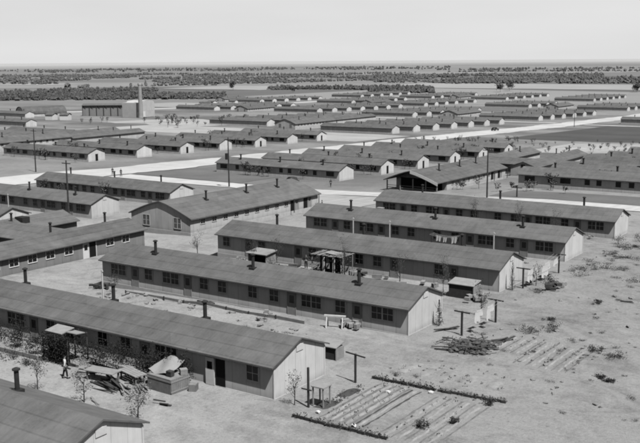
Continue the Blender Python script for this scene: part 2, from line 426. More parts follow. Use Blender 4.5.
# near block, right-hand column (nearest first)
barrack((XR-L, 29.6, 0), 'barrack roof with sooty stovepipe cut off by the bottom left corner', 2, True, chx=(28.6,17,5))
A = barrack(loc_row(XR, 47.9), 'nearest whole barrack, bushes along its front and an open white door', 2, True, chx=(6.4,17.2,27.2), wins=[w for w in WINS if w[0] < 27] + [(34.8,'single')], doors=(4.8,12.0,24.6))
B = barrack(loc_row(XR, 66.4), 'barrack with three stovepipes on its front slope, in front of the dark porch shelter', 2, False)
Cb = barrack(loc_row(XR, 84.9), 'barrack with the small ramshackle porch shelter against its front wall', 2, True, wins=[(36.6-x, s) for x, s in WINS if s == 'single'] + [(1.4,'single'),(7.5,'single'),(10.4,'single'),(26.0,'single')][:1])
D = barrack(loc_row(XR, 103.4), 'barrack with washing hung at its front, behind the porch-shelter barrack', 2, False)
Eb = barrack(loc_row(XR, 121.9), 'barrack backing onto the thin pale road, dark bushes at its gable', 2, True)
# open white door of the nearest barrack
dl = MB().obox((31.05,-.12,1.13), .8, .05, 2.0); dl2 = dl.obj('door', M_white, A); tag(dl2, 'white door swung open')
MB().box(30.82,31.28,-.155,-.14,1.3,1.85).obj('pane', M_pane, dl2)
MB().box(31.5,32.35,-.03,.02,.13,2.1).obj('doorway', M_dark, A)
# left-hand column
for k, lab in ((4,'barrack at left whose white gable tip shows above a grey roof'),(5,'barrack with pale gable directly behind the low grey wing roofs at left'),(6,'low barrack at left just before the broad bright road')):
    barrack(loc_row(XLC, row(k)), lab, 2 if k > 4 else 1, k % 2 == 0)

def ordinal(i): return ['first','second','third','fourth','fifth','sixth','seventh','eighth','ninth'][i]
# block beyond the near cross road
for k in range(6):
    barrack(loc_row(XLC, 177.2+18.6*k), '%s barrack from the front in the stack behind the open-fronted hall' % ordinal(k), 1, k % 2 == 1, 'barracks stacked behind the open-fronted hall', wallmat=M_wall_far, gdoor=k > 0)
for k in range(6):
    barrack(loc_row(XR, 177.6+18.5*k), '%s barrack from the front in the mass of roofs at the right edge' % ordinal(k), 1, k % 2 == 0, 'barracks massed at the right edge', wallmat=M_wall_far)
# block beyond the wide road
for k in range(7):
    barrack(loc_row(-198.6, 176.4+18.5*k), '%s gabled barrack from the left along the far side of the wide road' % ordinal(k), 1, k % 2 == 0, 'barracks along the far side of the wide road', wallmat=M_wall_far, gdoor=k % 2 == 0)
for k in range(4):
    barrack(loc_row(-278, 182+18.5*k), '%s far barrack from the left behind the far hall roofs at the left edge' % ordinal(k), 0, True, 'barracks behind the far hall roofs', wallmat=M_wall_far)
def far_col(xr, y0, n, text, group, s=18.4, start=0):
    for k in range(start, n):
        barrack(loc_row(xr, y0 + s*k), '%s barrack from the left in %s' % (ordinal(k - start), text), 0, k % 2 == 0, group, wallmat=M_wall_far)
far_col(-198.8, 343.5, 7, 'the gabled row behind the diagonal road', 'gabled row right of centre', 18.4)
far_col(-278, 360, 6, 'the distant row behind the broad bare lot at centre', 'distant row behind the bare lot')
far_col(-198.6, 507.5, 6, 'the far gabled row meeting the road at upper right', 'far gabled row at upper right', 18.6)
far_col(-278, 505, 6, 'the far row of two white gables above centre right', 'far row above centre right')
far_col(-198.6, 675, 4, 'the last gabled row before the right edge', 'last gabled row at the right edge')
far_col(-278, 689, 4, 'the second farthest gabled row at right', 'second farthest gabled row at right', 18.5)
far_col(-361, 838, 6, 'the farthest gabled row below the twin round trees', 'farthest gabled row below the twin trees', 21)
far_col(-361, 523, 7, 'the middle distance row of dark fronts above centre', 'middle distance row above centre')
far_col(-361, 675, 6, 'the thin dark row left of the farthest gables', 'thin dark row left of the farthest gables')
far_col(-523, 667.5, 6, 'the dotted row along the far bright road', 'dotted row along the far bright road', 18.6)
far_col(-440, 690, 6, 'the faint row beyond the dotted one at upper centre', 'faint row beyond the dotted one')
far_col(-440, 509, 6, 'the dark row in front of the far bright road', 'dark row before the far bright road')
far_col(-278, 841, 6, 'the faintest row near the right edge', 'faintest row near the right edge')
barrack(loc_row(-116.4, 509), 'lone long barrack at the right edge beyond the dark field', 0, True, wallmat=M_wall_far)
barrack(loc_row(-361, 284), 'nearer of two dark fronted barracks cut off by the left edge', 0, False, wallmat=M_wall_far)
barrack(loc_row(-440, 346), 'farther of two dark fronted barracks cut off by the left edge', 0, True, wallmat=M_wall_far)

far_col(-440, 838, 6, 'the thin far row left of the farthest gables', 'thin far row left of the farthest gables', 20)
far_col(-523, 838, 6, 'the last faint row at upper centre', 'last faint row at upper centre', 20)
# big halls (ridge along Y, gently bowed roof)
HW = 11.6
def bow(he, hr, w, ov, n=10):
    pts = []
    for i in range(n + 1):
        s = -ov + (w + 2*ov) * i / n; t = abs(s - w/2) / (w/2 + ov)
        pts.append((s, hr - (hr - he) * t ** 1.25))
    return pts
def hall(loc, label, length, detail, tilt=0, porch=0, group=None, mirror=False):
    t = empty('mess_hall', loc, label, 'hall', group); t.rotation_euler = (R(tilt), 0, 0)
    he, hr, ov = 2.12, 4.25, .38
    top = bow(he, hr, HW, ov)
    r = MB(); r.prism(top + [(s, z - .16) for s, z in reversed(top)], -(.75 if porch else .22), length + .5, 'y'); r = r.obj('roof', M_roof, t)
    inner = [(s, z - .17) for s, z in top if 0 <= s <= HW]
    e0 = hr - (hr - he) * ((HW/2) / (HW/2 + ov)) ** 1.25 - .175
    poly = [(0, -.02), (HW, -.02), (HW, e0)] + [p for p in reversed(inner) if 0 < p[0] < HW] + [(0, e0)]
    MB().prism(poly, porch, length, 'y').obj('wall', M_wall_hall, t)
    MB().box(-.06, HW+.06, -.06, length+.06, -2.2, .12).obj('foundation', M_found, t)
    for y in ((7.5, 17, 25) if detail else (8, 24)):
        s = HW/2 + 2.2; z = hr - (hr - he) * (2.2 / (HW/2 + ov)) ** 1.25
        mobj('chimney', CH, r, (s, y, z))
    if porch:
        for i, x in enumerate((.15, 3.2, 6.1, 9.0, HW-.15)): MB().box(x-.1, x+.1, -.1, .1, 0, he-.1 if i in (0,4) else he + .4).obj('porch_post', M_wood2, t)
        fb = MB(); P = bow(he, hr, HW, ov, 10)
        P2 = [p for p in P if p[0] >= HW/2 - .1]
        fb.prism(P2 + [(s, z - .6) for s, z in reversed(P2)], -.80, -.752, 'y'); fb.obj('bargeboard', M_white, t)
        pieces('porch_rail', M_wood, t, [(.3, HW-.3, .02, .08, .5, .62),(.3, HW-.3, .02, .08, .95, 1.05)])
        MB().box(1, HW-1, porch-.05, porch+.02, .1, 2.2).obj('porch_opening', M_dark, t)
    else:
        for x in (3.35, 9.45): window(t, (x-.3, -.0, .55), 1.25, 1.45, 'wide')
    n = int((length - 8 - porch) / 2.5)
    for i in range(n):
        window(t, (HW, 2.6 + porch + i * 2.5, 1.15), .95, .6, 'white' if False else 'single', R(90))
    if detail:
        for y in (length - 7.2, length - 3.6):
            o = MB().box(HW-.01, HW+.03, y-.55, y+.55, .12, 2.1).obj('doorway', M_dark, t)
            door(t, (HW, y + 1.15, .12), .9, 2.0, R(90), True, M_wood2)
        pieces('porch_post', M_darkwood, t, [(HW+.9, HW+1.0, length-8.1, length-8.0, 0, 2.25),(HW+.9, HW+1.0, length-1.1, length-1.0, 0, 2.25)])
    return t
hall((-100.0, 96.5, -1.35), 'large hall with bowed roof, two dark front windows and a bright long side', 31.5, True, tilt=-.35)
hall((-96.2, 164, -3.5), 'open-fronted hall with dark gabled porch and white bargeboard at centre right', 33, True, tilt=-.4, porch=4)
hall((-259, 180, -4.2), 'far bowed hall roof at the left edge beyond the wide road', 33, False)
hall((-262, 345, -7.9), 'far bowed hall among the roofs right of centre', 33, False)
hall((-262, 510, -11.8), 'smallest bowed hall in the far roofs at upper right', 33, False)

for x, y in ((-424,512),(-424,678),(-262,678),(-424,842),(-586,680)):
    hall((x, y, gz(x, y+16)+.2), 'distant hall roof rising among the far rows of barracks', 33, False, group='distant hall roofs among the far rows')
def wing_building(loc, label, detail, mirror=False, group=None, length=41, ridge=3.6):
    """H plan: two wings along Y joined by a cross block"""
    t = empty('washhouse', loc, label, 'washhouse', group)
    he, hr, ov = 2.35, ridge, .42; w = 6.1; gap = 7.0
    cy = (length - 13.2, length - 6.6) if not mirror else (5.2, 11.8)
    roofs = []
    for x0 in (0, w + gap):
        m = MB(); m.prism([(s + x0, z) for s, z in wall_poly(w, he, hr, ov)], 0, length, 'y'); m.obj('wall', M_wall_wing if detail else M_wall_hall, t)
        q = MB(); q.prism([(s + x0, z) for s, z in roof_poly(w, he, hr, ov)], -.2, length + .25, 'y'); roofs.append(q.obj('roof', M_roof, t))
        MB().box(x0-.05, x0+w+.05, -.05, length+.05, -2.0, .12).obj('foundation', M_found, t)
    cw = cy[1] - cy[0]
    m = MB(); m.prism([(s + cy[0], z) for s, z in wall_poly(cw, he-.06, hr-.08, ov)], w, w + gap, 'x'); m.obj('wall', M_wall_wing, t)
    q = MB(); q.prism([(s + cy[0], z) for s, z in roof_poly(cw, he-.06, hr-.08, ov)], w/2, w + gap + w/2, 'x'); rc = q.obj('roof', M_roof, t)
    if detail:
        xr = w + gap + w
        for y in (2.0,4.6,7.2,9.8,12.4,15.0,17.6,20.2,22.8,25.4,28.2,34.9,37.6):
            f = mobj('window', wmesh(1.2, .85, 'white')[0], t, (xr, y, 1.2), R(90)); mobj('pane', wmesh(1.2, .85, 'white')[1], f)
        MB().box(xr-.01, xr+.03, 31.5, 32.5, .12, 2.1).obj('doorway', M_dark, t)
        d = door(t, (xr, 30.9, .12), .85, 2.0, R(90), True, M_white); d['label'] = 'white half glazed door'
        MB().box(xr, xr+.06, 32.5, 32.62, .1, 2.2).obj('corner_board', M_trim, t)
    def rz(s): return hr - abs(s - w/2) * (hr - he) / (w/2 + ov)
    for rr, x0, s, y in ((roofs[0],0,4.3,length-9.5),(roofs[1],w+gap,2.2,length-3.2),(roofs[1],w+gap,2.0,length-12)):
        mobj('chimney', CH, rr, (x0 + s, y, rz(s)))
    if detail:
        v = MB(); v.box(3.3, 4.9, length-8.2, length-7.0, 2.8, 3.75); v.obj('roof_ventilator', M_pipe, roofs[0])
    for x0 in (0, w + gap):
        vm = MB().box(x0+2.5, x0+3.5, -.05, .01, 2.3, 2.9) ; vm.obj('gable_vent', M_dark, t)
    return t
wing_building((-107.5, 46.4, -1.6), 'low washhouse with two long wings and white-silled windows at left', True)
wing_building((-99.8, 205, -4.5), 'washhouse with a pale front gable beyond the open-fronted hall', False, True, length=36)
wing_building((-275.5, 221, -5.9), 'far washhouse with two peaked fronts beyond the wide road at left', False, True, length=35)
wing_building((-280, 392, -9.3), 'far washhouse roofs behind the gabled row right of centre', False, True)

# boiler house and its stack
def boiler():
    t = empty('boiler_house', (-411, 396, gz(-408,398)), 'tall pale boiler house block with rounded eaves in the far left', 'boiler house', rz=R(8))
    w = 14.5; pts = [(0,-.1),(w,-.1),(w,7.6),(w-.5,8.7),(w-1.6,9.4),(w/2,9.7),(1.6,9.4),(.5,8.7),(0,7.6)]
    MB().prism(pts, 0, 10).obj('wall', M_boiler, t)
    # the prism's s axis is Y; the long pale side faces the camp
    MB().box(.0, 10, -3.6, -.05, -.1, 8.6).obj('annexe', M_boiler, t)
    MB().box(10, 10.08, 3, 5.2, 0, 3.4).obj('doorway', M_white, t); MB().box(10, 10.08, -3, -1.2, 0, 3).obj('doorway', M_white, t)
    for y in (7, 9.2, 11.4): MB().box(10, 10.06, y, y+1.3, 3.5, 6).obj('window', M_frame, t)
    c = empty('smokestack', (-396.5, 393.5, gz(-396,393)), 'tall tapering smokestack in front of the boiler house', 'smokestack')
    MB().tube([(0,0,-.5),(0,0,1.2),(0,0,19.2)], [1.5,1.35,.95], 16).obj('shaft', M_brick, c)
    MB().tube([(0,0,18.9),(0,0,19.8)], [1.1,1.15], 16).obj('rim', M_found, c)
boiler()
def shed(name, loc, rz, lx, ly, he, hr, label, cat, wm, open_front=False):
    t = empty(name, loc, label, cat, rz=rz)
    if open_front:
        n = int(lx / 4) + 1
        for i in range(n):
            m = MB(); x = i * lx / (n - 1); m.box(x-.15, x+.15, -.1, .2, -.3, he); 
            if i < n - 1: m.beam((x, .05, he), (x + lx/(n-1)/2, .05, he-1.4), .15)
            m.obj('post', M_darkwood, t)
        MB().box(0, lx, .5, ly, -.3, he-.15).obj('wall', M_wall_wing, t)
    else:
        MB().prism(wall_poly(ly, he, hr, .3, z0=-.6), 0, lx).obj('wall', wm, t)
    MB().prism(roof_poly(ly, he, hr, .3), -.3, lx+.3).obj('roof', M_roof, t)
    return t
shed('open_shed', (-440, 388, gz(-440,390)), R(35), 30, 8, 6.4, 7.3, 'long open-sided timber shed left of the smokestack', 'shed', M_wall, True)
shed('coal_shed', (-462, 520, gz(-462,520)), R(38), 24, 9, 3.2, 4.6, 'dark fronted low shed before the far bright road, left one', 'shed', M_darkwood)
shed('storage_shed', (-443, 540, gz(-443,540)), R(38), 22, 7, 3.0, 4.2, 'dark fronted low shed before the far bright road, right one', 'shed', M_darkwood)
for i, (x, y, l, lab) in enumerate(((-533,607,7,'small white building at the left end of the far bright road'),(-531,634,6,'small white building midway along the far bright road'),(-412,337,4.5,'small white shed with pale gable in the far left yard'),(-405,341,4.5,'second small white shed right of its twin in the far left yard'),(-520,583,9,'low white building left of the far bright field'))):
    shed('white_shed', (x, y, gz(x,y)), R(8*i), l, 5, 2.8, 3.8, lab, 'shed', M_white)
t = empty('warehouse', (-468, 362, gz(-465,365)), 'arched roof warehouse in the far left yard', 'warehouse', rz=R(-20))
top = [(6 - 7.2*math.cos(math.pi*i/12), 1.6 + 4.2*math.sin(math.pi*i/12)) for i in range(13)]
MB().prism(top + [(s*.98+.1, z-.2) for s, z in reversed(top)], -.4, 26, 'y').obj('roof', M_roof, t)
MB().prism([(-.9,-.5),(12.9,-.5)] + [(s*.97+.15, z-.25) for s, z in reversed(top)], 0, 25.5, 'y').obj('wall', M_wall, t)
MB().box(4, 8, -.08, .02, 0, 3.4).obj('door', M_door, t)

# ------------------------------------------------------------------ vegetation
def tree_parts(h, r, n, leaf, seed, base=.25, shape='vase', stems=4):
    q = random.Random(seed); tr = MB(); cr = MB()
    tr.tube([(0,0,-.2),(q.uniform(-.03,.03)*h,0,h*.35),(q.uniform(-.04,.04)*h,q.uniform(-.04,.04)*h,h*.8)], [h*.018+.01, h*.014+.008, .006], 5)
    tips = []
    for i in range(stems + 5):
        z0 = h*(base*.8 + .5*q.random()); a = q.random()*6.28; d = r*(.5+.6*q.random())
        p = Vector((math.cos(a)*d, math.sin(a)*d, min(h*.98, z0 + h*(.18+.28*q.random()))))
        tr.tube([(0,0,z0), (p.x*.45,p.y*.45,z0+(p.z-z0)*.4), p], [.006*h+.004,.004*h+.003,.003], 4)
        tips += [p, Vector((p.x*.6,p.y*.6,z0+(p.z-z0)*.6))]
    tips.append(Vector((0,0,h)))
    for i in range(n):
        if shape == 'vase':
            c = q.choice(tips); c = c + Vector((q.gauss(0,1)*r*.2, q.gauss(0,1)*r*.2, q.gauss(0,1)*h*.06))
        elif shape == 'cone':
            z = h*(.08 + .92*q.random()**1.4); rr = r*(1-z/h*.92)*math.sqrt(q.random()); a = q.random()*6.28
            c = Vector((math.cos(a)*rr, math.sin(a)*rr, z))
        else:   # round crown in clumps
            c = q.choice(tips) * 1.0 + Vector((q.gauss(0,1)*r*.33, q.gauss(0,1)*r*.33, q.gauss(0,1)*h*.10))
        cr.leaf(c, leaf, q)
    return tr, cr
def tree(name, loc, h, r, n, leaf, seed, label, cat='tree', group=None, shape='vase', mat=None, base=.25):
    t = empty(name, loc, label, cat, group, rz=seed*1.3)
    if leaf < .3: n, leaf = int(n*2.4), leaf*.62
    tr, cr = tree_parts(h, r, n, leaf, seed, base, shape)
    tr.obj('trunk', M_bark, t, recalc=False); cr.obj('crown', mat or M_leaf2, t, recalc=False)
    return t
def shrub_mesh(r, h, n, leaf, seed, mat):
    q = random.Random(seed); m = MB()
    cl = [Vector((q.gauss(0,.42)*r, q.gauss(0,.42)*r, h*(.15+.6*q.random()))) for _ in range(9)]
    for i in range(7): m.tube([(0,0,-.05), cl[i]], [.012,.005], 4)
    for i in range(n):
        c = q.choice(cl) + Vector((q.gauss(0,.2)*r, q.gauss(0,.2)*r, q.gauss(0,.14)*h)); c.z = abs(c.z); m.leaf(c, leaf, q)
    return m.mesh('shrub', mat)
def shrub(x, y, r, h, label, group=None, seed=1, mat=None, n=150, leaf=.16, name='shrub'):
    o = mobj(name, shrub_mesh(r, h, n, leaf, seed, mat or M_leaf), None, (x, y, gr(x, y))); o.data.name = name
    return tag(o, label, 'shrub', group)
# foreground saplings
def gp(x, y, dz=0): return (x, y, gr(x, y) + dz)
tree('sapling', gp(-51.6,40.2), 2.3, .75, 150, .17, 3, 'leafy sapling farthest left on the pale ground left of the man')
tree('sapling', gp(-47.3,40.6), 2.1, .7, 170, .17, 4, 'sapling with leaning stake standing just right of the man')
tree('sapling', gp(-40.9,39.3), 2.8, .85, 260, .18, 5, 'loose-crowned sapling on bare ground behind the bottom left roof')
tree('young_conifer', gp(-37.1-.0+1.0,70.6), 2.3, .45, 260, .15, 6, 'dark conical young tree at the gable end behind the clothes poles', shape='cone', mat=M_leaf)
tree('sapling', gp(-34.4,75.5), 3.2, .6, 150, .17, 7, 'tall thin tree at the rear corner of the gable with the small conifer', mat=M_leaf)
tree('sapling', gp(-35.1,47.9), 2.3, .5, 120, .15, 8, 'thin dark sapling tied to the pole at the near gable', mat=M_leaf)
tree('sapling', gp(-36.0,86.3), 2.9, .4, 170, .15, 9, 'slim dark tree against the white gable with laundry beside it', shape='cone', mat=M_leaf)
tree('sapling', gp(-34.8,89.6), 2.2, .45, 110, .15, 10, 'dark sapling at the far corner of the gable next to the sagging laundry', mat=M_leaf)
for i, (x, y, h, lab) in enumerate(((-69.5,64.3,2.0,'low sapling at the left end of the second row lane'),(-66,82.6,3.0,'young tree rising at the left end of the porch-shelter barrack'),(-62.5,82.4,3.4,'young tree a little right of the small pale-roofed shed'),(-53.6,82.6,4.6,'tallest young tree rising above the eave right of the porch shelter'),(-46.6,82.2,3.0,'young tree at the window left of the lighter door'),(-41.5,82.0,3.6,'young tree before the right windows of the porch-shelter barrack'),(-55.6,119.4,4.0,'young tree in front of the barrack by the thin road, left one'),(-49.0,119.3,4.2,'young tree in front of the barrack by the thin road, middle one'),(-44.2,119.4,3.4,'young tree in front of the barrack by the thin road, right one'),(-75.4,83.4,3.2,'young tree at the left corner of the porch-shelter barrack'))):
    tree('sapling', gp(x,y), h, .75, 130, .17, 20+i, lab, mat=M_leaf2 if i % 2 else M_leaf)
# dense bushes along the front of the nearest barrack
for i, (x, y, r, h, lab) in enumerate(((-67.6,46.4,1.4,2.0,'dark leafy bush at the far left end of the nearest barrack front'),(-64.6,46.3,1.2,1.9,'dark leafy bush left of the first gap in the barrack front bushes'),(-61.6,46.3,1.3,2.1,'tall dark bush before the left windows of the nearest barrack'),(-58.4,46.4,1.0,1.8,'slim dark bush just left of the brush shelter'),(-52.6,46.6,1.5,2.2,'dense dark bush right of the brush shelter, under the eave'),(-50.4,46.7,1.4,2.3,'dense dark bush behind the bench of planks'),(-48.2,46.8,1.3,2.0,'dark bush behind the sloping lumber pile'),(-46.2,46.9,1.0,2.3,'straggly dark bush behind the canvas covered crate'),(-44.0,47.0,.7,2.3,'thin bush between the crate and the open white door'))):
    shrub(x, y, r*1.15, h*1.05, lab, None, 50+i, M_leafd, 1050, .14)
for i in range(6):
    x = -69 + i*2.4; shrub(x, 44.0 + .25*math.sin(i*2), .8, .5, 'low dark clump in the weedy strip of beds before the bushes', 'low clumps in the strip of beds', 70+i, M_leaf, 300, .10)
# shrubs and tufts on the open ground at right
for i, (x, y, r, h, lab) in enumerate(((-28.6,72.8,1.0,.95,'larger left half of the pair of dark round shrubs at right'),(-27.4,74.4,.85,.9,'smaller right half of the pair of dark round shrubs at right'),(-22.3,71.0,.8,.5,'flat dark shrub at the upper end of the faint plot rows'),(-20.6,70.0,1.0,.55,'wide flat shrub nearest the right edge of the plots'),(-20.0,64.7,.45,.4,'left of two small dark tufts low at right'),(-19.2,64.3,.5,.45,'right of two small dark tufts low at right'),(-28.6,77.4,.6,.4,'small dark tuft above the pair of round shrubs'),(-27.0,85.5,.55,.4,'lone dark tuft high on the open ground at right'),(-35.2,118.6,1.3,1.5,'big dark rounded bush at the gable by the thin road'),(-33.4,121.6,1.4,1.6,'dark bush at the right edge beside the farthest near gable'),(-24.4,55.2,.5,.6,'small shrub at the end of the dark garden hedge'),(-24.9,50.9,.4,.55,'dark bushy plant in the sparse right half of the garden'),(-26.2,49.2,.55,.8,'dark tall plant at the bottom of the sparse garden rows'))):
    shrub(x, y, r*.9, h*.8, lab, None, 90+i, M_leaf, 460, .10)
q = random.Random(11)
tufts = [shrub_mesh(.35 + .12*i, .2 + .05*i, 150, .075, 200+i, M_leaf if i % 2 else M_leaf2) for i in range(5)]
def tuft_at(x, y, s, lab, grp):
    o = mobj('tuft', q.choice(tufts), None, gp(x, y), q.random()*6); o.scale = (s, s, s*.9); tag(o, lab, 'tuft', grp)
for i in range(55):
    tuft_at(q.uniform(-34,-14), q.uniform(56,86), q.uniform(.35,.9), 'small weed tuft on the bare open ground at right', 'weed tufts on the open ground')
for i in range(95):
    x = q.uniform(-35.5,-18) if i % 3 else q.gauss(-33, 1.2); y = q.uniform(86,118)
    tuft_at(x, y, q.uniform(.6,1.9), 'weedy tuft in the scrub beyond the white gables', 'weedy tufts in the scrub')
for i in range(40):
    tuft_at(q.uniform(-72,-44), q.uniform(57,64.5), q.uniform(.3,.8), 'weed tuft on the dug-over bank behind the nearest barrack', 'weed tufts on the dug-over bank')
for i in range(34):
    tuft_at(q.uniform(-73,-40), q.choice((80.6,82,99.5,101.6,118.5)) + q.uniform(-.5,.5), q.uniform(.5,1.3), 'weed tuft in the lane between two of the near barracks', 'weed tufts in the lanes')
# saplings on the middle-distance lots
protos = []
for i in range(5):
    tr, cr = tree_parts(2.3 + .3*i, .7 + .1*i, 95, .40, 300+i, .3)
    protos.append((tr.mesh('trunk', M_bark, False), cr.mesh('crown', M_leaf if i % 3 == 0 else M_leaf2, False)))
def mid_sapling(x, y, s, lab, grp):
    t = empty('sapling', (x, y, gz(x,y)), lab, 'tree', grp, q.random()*6); t.scale = (s,s,s)
    a, b = q.choice(protos); mobj('trunk', a, t); mobj('crown', b, t)
for i in range(48): mid_sapling(q.uniform(-164,-118), q.uniform(276,335), q.uniform(.35,.85), 'young tree dotting the lot this side of the diagonal road', 'young trees dotting the lot by the diagonal road')
for i in range(58): mid_sapling(q.uniform(-124,-68), q.uniform(268,350), q.uniform(.3,.72), 'young tree in the orchard-like rows at the right edge', 'young trees in rows at the right edge')
for i in range(34): mid_sapling(q.uniform(-372,-300), q.uniform(318,400), q.uniform(.7,1.35), 'young tree on the bright far lot below the smokestack', 'young trees on the bright far lot')
for i in range(42):
    k = i % 6; mid_sapling(q.uniform(-152,-118), 177.2 + 18.6*k - q.uniform(1.2,2.5), q.uniform(.6,1.1), 'young tree between the stacked barracks at centre', 'young trees between the stacked barracks')
for i in range(42):
    k = i % 7; mid_sapling(q.uniform(-234,-200), 176 + 18.5*k - q.uniform(1.2,2.5), q.uniform(.6,1.1), 'young tree between the gabled barracks beyond the wide road', 'young trees beyond the wide road')
for i in range(24):
    k = i % 6; mid_sapling(q.uniform(-72,-40), 177 + 18.5*k - q.uniform(1.2,2.5), q.uniform(.6,1.1), 'young tree among the massed roofs at the right edge', 'young trees among the massed roofs')
for i in range(12): mid_sapling(q.uniform(-150,-118), q.choice((102,120.5,129)) + q.uniform(-.8,.8), q.uniform(.6,1.0), 'young tree near the left barracks before the broad road', 'young trees near the left barracks')
for i in range(10): mid_sapling(q.uniform(-86,-60), q.uniform(168,174), q.uniform(.5,.8), 'young tree on the grass strip beyond the thin road', 'young trees on the grass strip')
# single far trees
def far_tree(x, y, h, lab, seed):
    tree('broadleaf_tree', (x, y, gz(x,y)), h, h*.42, 420, h*.16, seed, lab, shape='round', mat=M_belt, base=.2)
far_tree(-834,1005,11,'lone round tree on the pale far field at upper centre',401)
far_tree(-468,1068,10,'left of the twin round trees at upper right',402)
far_tree(-475,1112,10,'right of the twin round trees at upper right',403)
far_tree(-322,1128,11,'round tree cut by the right edge below the tree line',404)
far_tree(-700,960,7,'small far tree left of the dark belt at upper centre',405)
_t = MB().ico((0,0,0), 1, 0, 2); ICO_V, ICO_F = _t.v, _t.f
sheet('field', -760, -330, 1190, 1430, M_palefield, .3, 30, 6, 21)
sheet('field', -985, -790, 1010, 1190, M_palefield, .3, 30, 5, 22)
sheet('field', -1500, -1330, 1090, 1180, M_palefield, .3, 30, 5, 23)
# belts of woodland far off: each one mass
def belt(lab, az0, az1, d0, d1, n, seed, hh=8, gaps=0.35):
    """woodland between two bearings (deg left of +Y) and two distances"""
    qq = random.Random(seed); m = MB(); k = 0; tries = 0; az0 -= .4; az1 += .4
    while k < n and tries < n*8:
        tries += 1
        a = R(qq.uniform(az0, az1)); d = d0 + (d1 - d0) * qq.random()
        x, y = -math.sin(a)*d, math.cos(a)*d
        if noise.noise(Vector((x*.005, y*.005, seed))) < -gaps: continue
        k += 1; h = hh * qq.choice((qq.uniform(.45,.8), qq.uniform(.7,1.2), qq.uniform(.9,1.7))); r = hh * qq.uniform(.3,.6); z = gz(x, y)
        ph = qq.random()*6.28; sx = r*qq.uniform(.8,1.6); sy = r*qq.uniform(.8,1.6)
        o_ = len(m.v)
        for (a1, a2, a3) in ICO_V:
            kk = 1 + .42*(qq.random()*2-1)
            m.v.append((x + (a1*math.cos(ph)-a2*math.sin(ph))*sx*kk, y + (a1*math.sin(ph)+a2*math.cos(ph))*sy*kk, z + h*.42 + a3*h*.55*kk))
        m.f += [(f0+o_, f1+o_, f2+o_) for f0, f1, f2 in ICO_F]
        for i in range(12):
            u = Vector((qq.gauss(0,1), qq.gauss(0,1), abs(qq.gauss(0,1)))).normalized() * qq.uniform(.9,1.25)
            m.leaf((x + u.x*sx, y + u.y*sy, z + h*.45 + u.z*h*.55), h*.24, qq)
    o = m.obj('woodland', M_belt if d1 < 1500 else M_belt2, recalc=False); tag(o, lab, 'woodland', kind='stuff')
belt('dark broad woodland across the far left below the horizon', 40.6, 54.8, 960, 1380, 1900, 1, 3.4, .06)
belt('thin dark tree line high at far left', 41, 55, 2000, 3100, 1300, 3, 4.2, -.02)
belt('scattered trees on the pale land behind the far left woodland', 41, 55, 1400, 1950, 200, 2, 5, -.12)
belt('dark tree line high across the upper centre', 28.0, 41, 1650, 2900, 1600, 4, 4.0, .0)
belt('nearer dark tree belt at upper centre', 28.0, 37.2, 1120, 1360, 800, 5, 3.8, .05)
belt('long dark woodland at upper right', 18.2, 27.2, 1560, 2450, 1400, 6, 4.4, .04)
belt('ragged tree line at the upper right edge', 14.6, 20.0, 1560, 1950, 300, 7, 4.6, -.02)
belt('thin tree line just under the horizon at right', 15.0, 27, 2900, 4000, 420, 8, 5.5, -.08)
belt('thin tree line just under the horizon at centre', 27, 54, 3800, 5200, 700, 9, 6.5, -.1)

# ------------------------------------------------------------------ poles
def pole(x, y, h, label, xf=False, name='utility_pole', rz=0):
    t = empty(name, gp(x, y), label, 'pole', rz=rz)
    MB().tube([(0,0,-.4),(0,0,h)], [.17,.11], 8).obj('shaft', M_darkwood, t)
    MB().box(-1.0,1.0,-.07,.05,h-.55,h-.42).obj('crossarm', M_darkwood, t)
    for x_ in (-.9,-.45,.45,.9): MB().tube([(x_,0,h-.42),(x_,0,h-.24)], .04, 6).obj('insulator', M_chrome, t)
    if xf: MB().tube([(0,-.45,h*.56),(0,-.45,h*.56+1.3)], .42, 10).box(-.1,.1,-.4,0,h*.56+.4,h*.56+.6).obj('transformer', M_pipe, t)
pole(-70.6,156.4,9.2,'utility pole by the thin road right of the open-fronted hall')
pole(-128,152.2,10.6,'utility pole with a dark transformer left of centre', True)
pole(-186,148.4,10.5,'utility pole on the broad road at far left')
pole(-119.0,101.0,9.6,'utility pole standing between the grey wing roofs and the pale gable at left')
pole(-161,459,8.5,'utility pole where the roads meet at upper right')
pole(-66.5,160.4,2.2,'short dark post on the grass strip beyond the thin road', name='marker_post')
def post(x, y, h, label, mat=M_trim, w=.1, arm=.5):
    t = empty('clothes_pole', gp(x,y), label, 'pole')
    MB().box(-w/2,w/2,-w/2,w/2,-.3,h).obj('upright', mat, t)
    if arm: MB().box(-arm,arm,-w/2-.004,w/2+.004,h-.2,h-.1).obj('crossarm', mat, t)
for x, y, h, lab in ((-66.0,59.6,3.4,'thin white pole beside the left stovepipe of the nearest barrack'),(-63.7,100.2,3.4,'white pole in front of the washing-line barrack, left one'),(-58.4,100.4,3.4,'white pole in front of the washing-line barrack, right one'),(-44.5,100.8,3.1,'white pole by the right single window of the washing-line barrack'),(-138,99.5,3.2,'white pole in front of the left gabled barrack, left one'),(-132.5,99.6,3.4,'white pole in front of the left gabled barrack, right one')):
    post(x, y, h, lab, arm=.12)
b_ = empty('meter_box', gp(-70.8,118.9), 'small white box on the lane before the barrack by the thin road', 'box')
MB().box(-.45,.45,-.35,.35,0,2.1).obj('case', M_white, b_); MB().box(-.5,.5,-.4,.4,2.1,2.2).obj('lid', M_wood2, b_)

